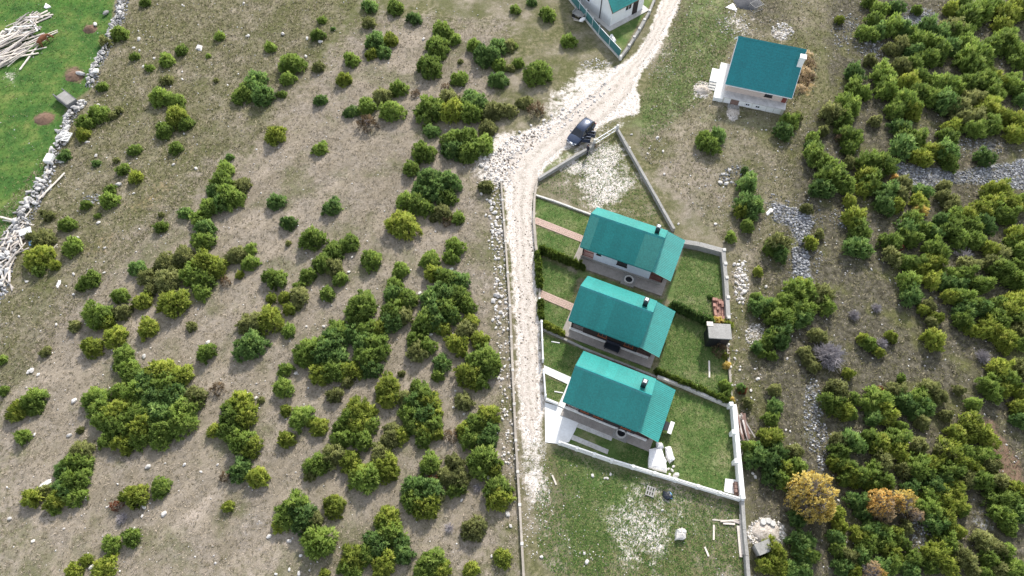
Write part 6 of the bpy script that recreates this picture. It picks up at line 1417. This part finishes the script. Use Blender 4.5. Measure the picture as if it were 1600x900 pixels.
# ------------------------------------------------------------------ dry grass: single tufts standing on the slope (nobody could count them)
def tufts(name, groups, stops, seed, label):
    r = np.random.default_rng(seed); V = []; T = []
    for poly, n, h0, h1 in groups:
        P = in_poly_px(poly, n, seed); n = len(P); seed += 1; base = r.uniform(0, 1, n)
        for k in range(3):
            a = r.uniform(0, 6.28, n); h = r.uniform(h0, h1, n); le = r.uniform(.6, 1.6, n)*h; wd = r.uniform(.02, .05, n); ox = r.normal(0, .08, (n,2))
            c = np.concatenate([P+ox, np.zeros((n,1))], 1); s = np.stack([-np.sin(a)*wd, np.cos(a)*wd, np.zeros(n)], 1); t_ = c+np.stack([np.cos(a)*le, np.sin(a)*le, h], 1)
            gz = np.cross(2*s, t_-(c-s))[:,2]; s = np.where((gz < 0)[:,None], -s, s)
            V.append(np.stack([c-s, c+s, t_], 1)); T.append(np.clip(base+r.normal(0,.12,n), 0, 1))
    V = np.concatenate(V).reshape(-1,3); T = np.concatenate(T); n = len(T); me = bpy.data.meshes.new(name)
    me.vertices.add(n*3); me.vertices.foreach_set('co', V.astype(np.float32).ravel()); me.loops.add(n*3); me.loops.foreach_set('vertex_index', np.arange(n*3)); me.polygons.add(n); me.polygons.foreach_set('loop_start', np.arange(0,n*3,3)); me.polygons.foreach_set('loop_total', np.full(n,3)); me.update()
    at = me.attributes.new('tint','FLOAT','FACE'); at.data.foreach_set('value', T.astype(np.float32)); me.polygons.foreach_set('use_smooth', [True]*n); nv = r.normal(0, .25, (n,3)); nv[:,2] = 1; nv /= np.linalg.norm(nv, axis=1)[:,None]; me.normals_split_custom_set_from_vertices(np.repeat(nv, 3, 0).tolist()); me.materials.append(stone_stuff_mat(name+'_blades', stops)); o = link(name, me); tag(o, label, None, None, 'stuff')
tufts('olive_grass', [([(0,330),(110,200),(210,0),(560,0),(420,200),(300,300),(120,480),(0,640)], 16000, .08, .24), ([(1060,0),(1250,0),(1240,330),(1170,800),(1140,560),(1140,390),(1000,240)], 6000, .08, .22), ([(1250,0),(1600,0),(1600,900),(1170,900),(1180,430)], 20000, .08, .22)], [(0,(.07,.075,.03)),(.4,(.145,.138,.066)),(.75,(.225,.20,.12)),(1,(.33,.29,.20))], 171, 'dull olive grass tufts of the upper slope and the scrub floor')
tufts('dry_grass', [([(240,330),(420,190),(560,20),(800,30),(770,240),(760,300),(795,500),(810,900),(0,900),(0,600)], 30000, .06, .18), ([(0,330),(110,200),(210,0),(520,0),(400,200),(300,300),(120,480),(0,620)], 5000, .08, .22), ([(1060,0),(1300,0),(1230,330),(1160,800),(1140,560),(1140,390),(1000,240)], 4000, .08, .2)], [(0,(.12,.105,.06)),(.35,(.22,.187,.13)),(.7,(.33,.277,.21)),(1,(.46,.385,.30))], 71, 'dry straw coloured grass tufts covering the slope')
tufts('green_grass', [(PASTURE, 9000, .05, .14), ([(866,702),(1155,790),(1165,900),(900,900)], 7000, .05, .15), (ell(880,800,45,100), 1500, .05, .13), (ell(900,850,60,60), 1500, .05, .13), ([(1050,605),(1146,642),(1156,780),(960,720)], 4000, .04, .10), ([(1050,476),(1134,500),(1144,634),(1025,584)], 4000, .04, .10), ([(1068,388),(1129,398),(1134,500),(1050,476)], 2500, .04, .1), ([(836,308),(924,338),(905,425),(842,395)], 1500, .03, .09), ([(842,398),(905,430),(888,522),(846,514)], 1500, .03, .09), ([(848,520),(910,548),(874,632),(853,622)], 1500, .03, .09), ([(840,290),(962,210),(1048,360),(930,335)], 2600, .03, .12), ([(1060,20),(1150,30),(1120,140),(1000,230),(1003,150)], 4000, .05, .16)], [(0,(.045,.105,.022)),(.5,(.092,.158,.040)),(.85,(.16,.20,.064)),(1,(.27,.25,.12))], 91, 'short green grass blades of the pasture and lawns')
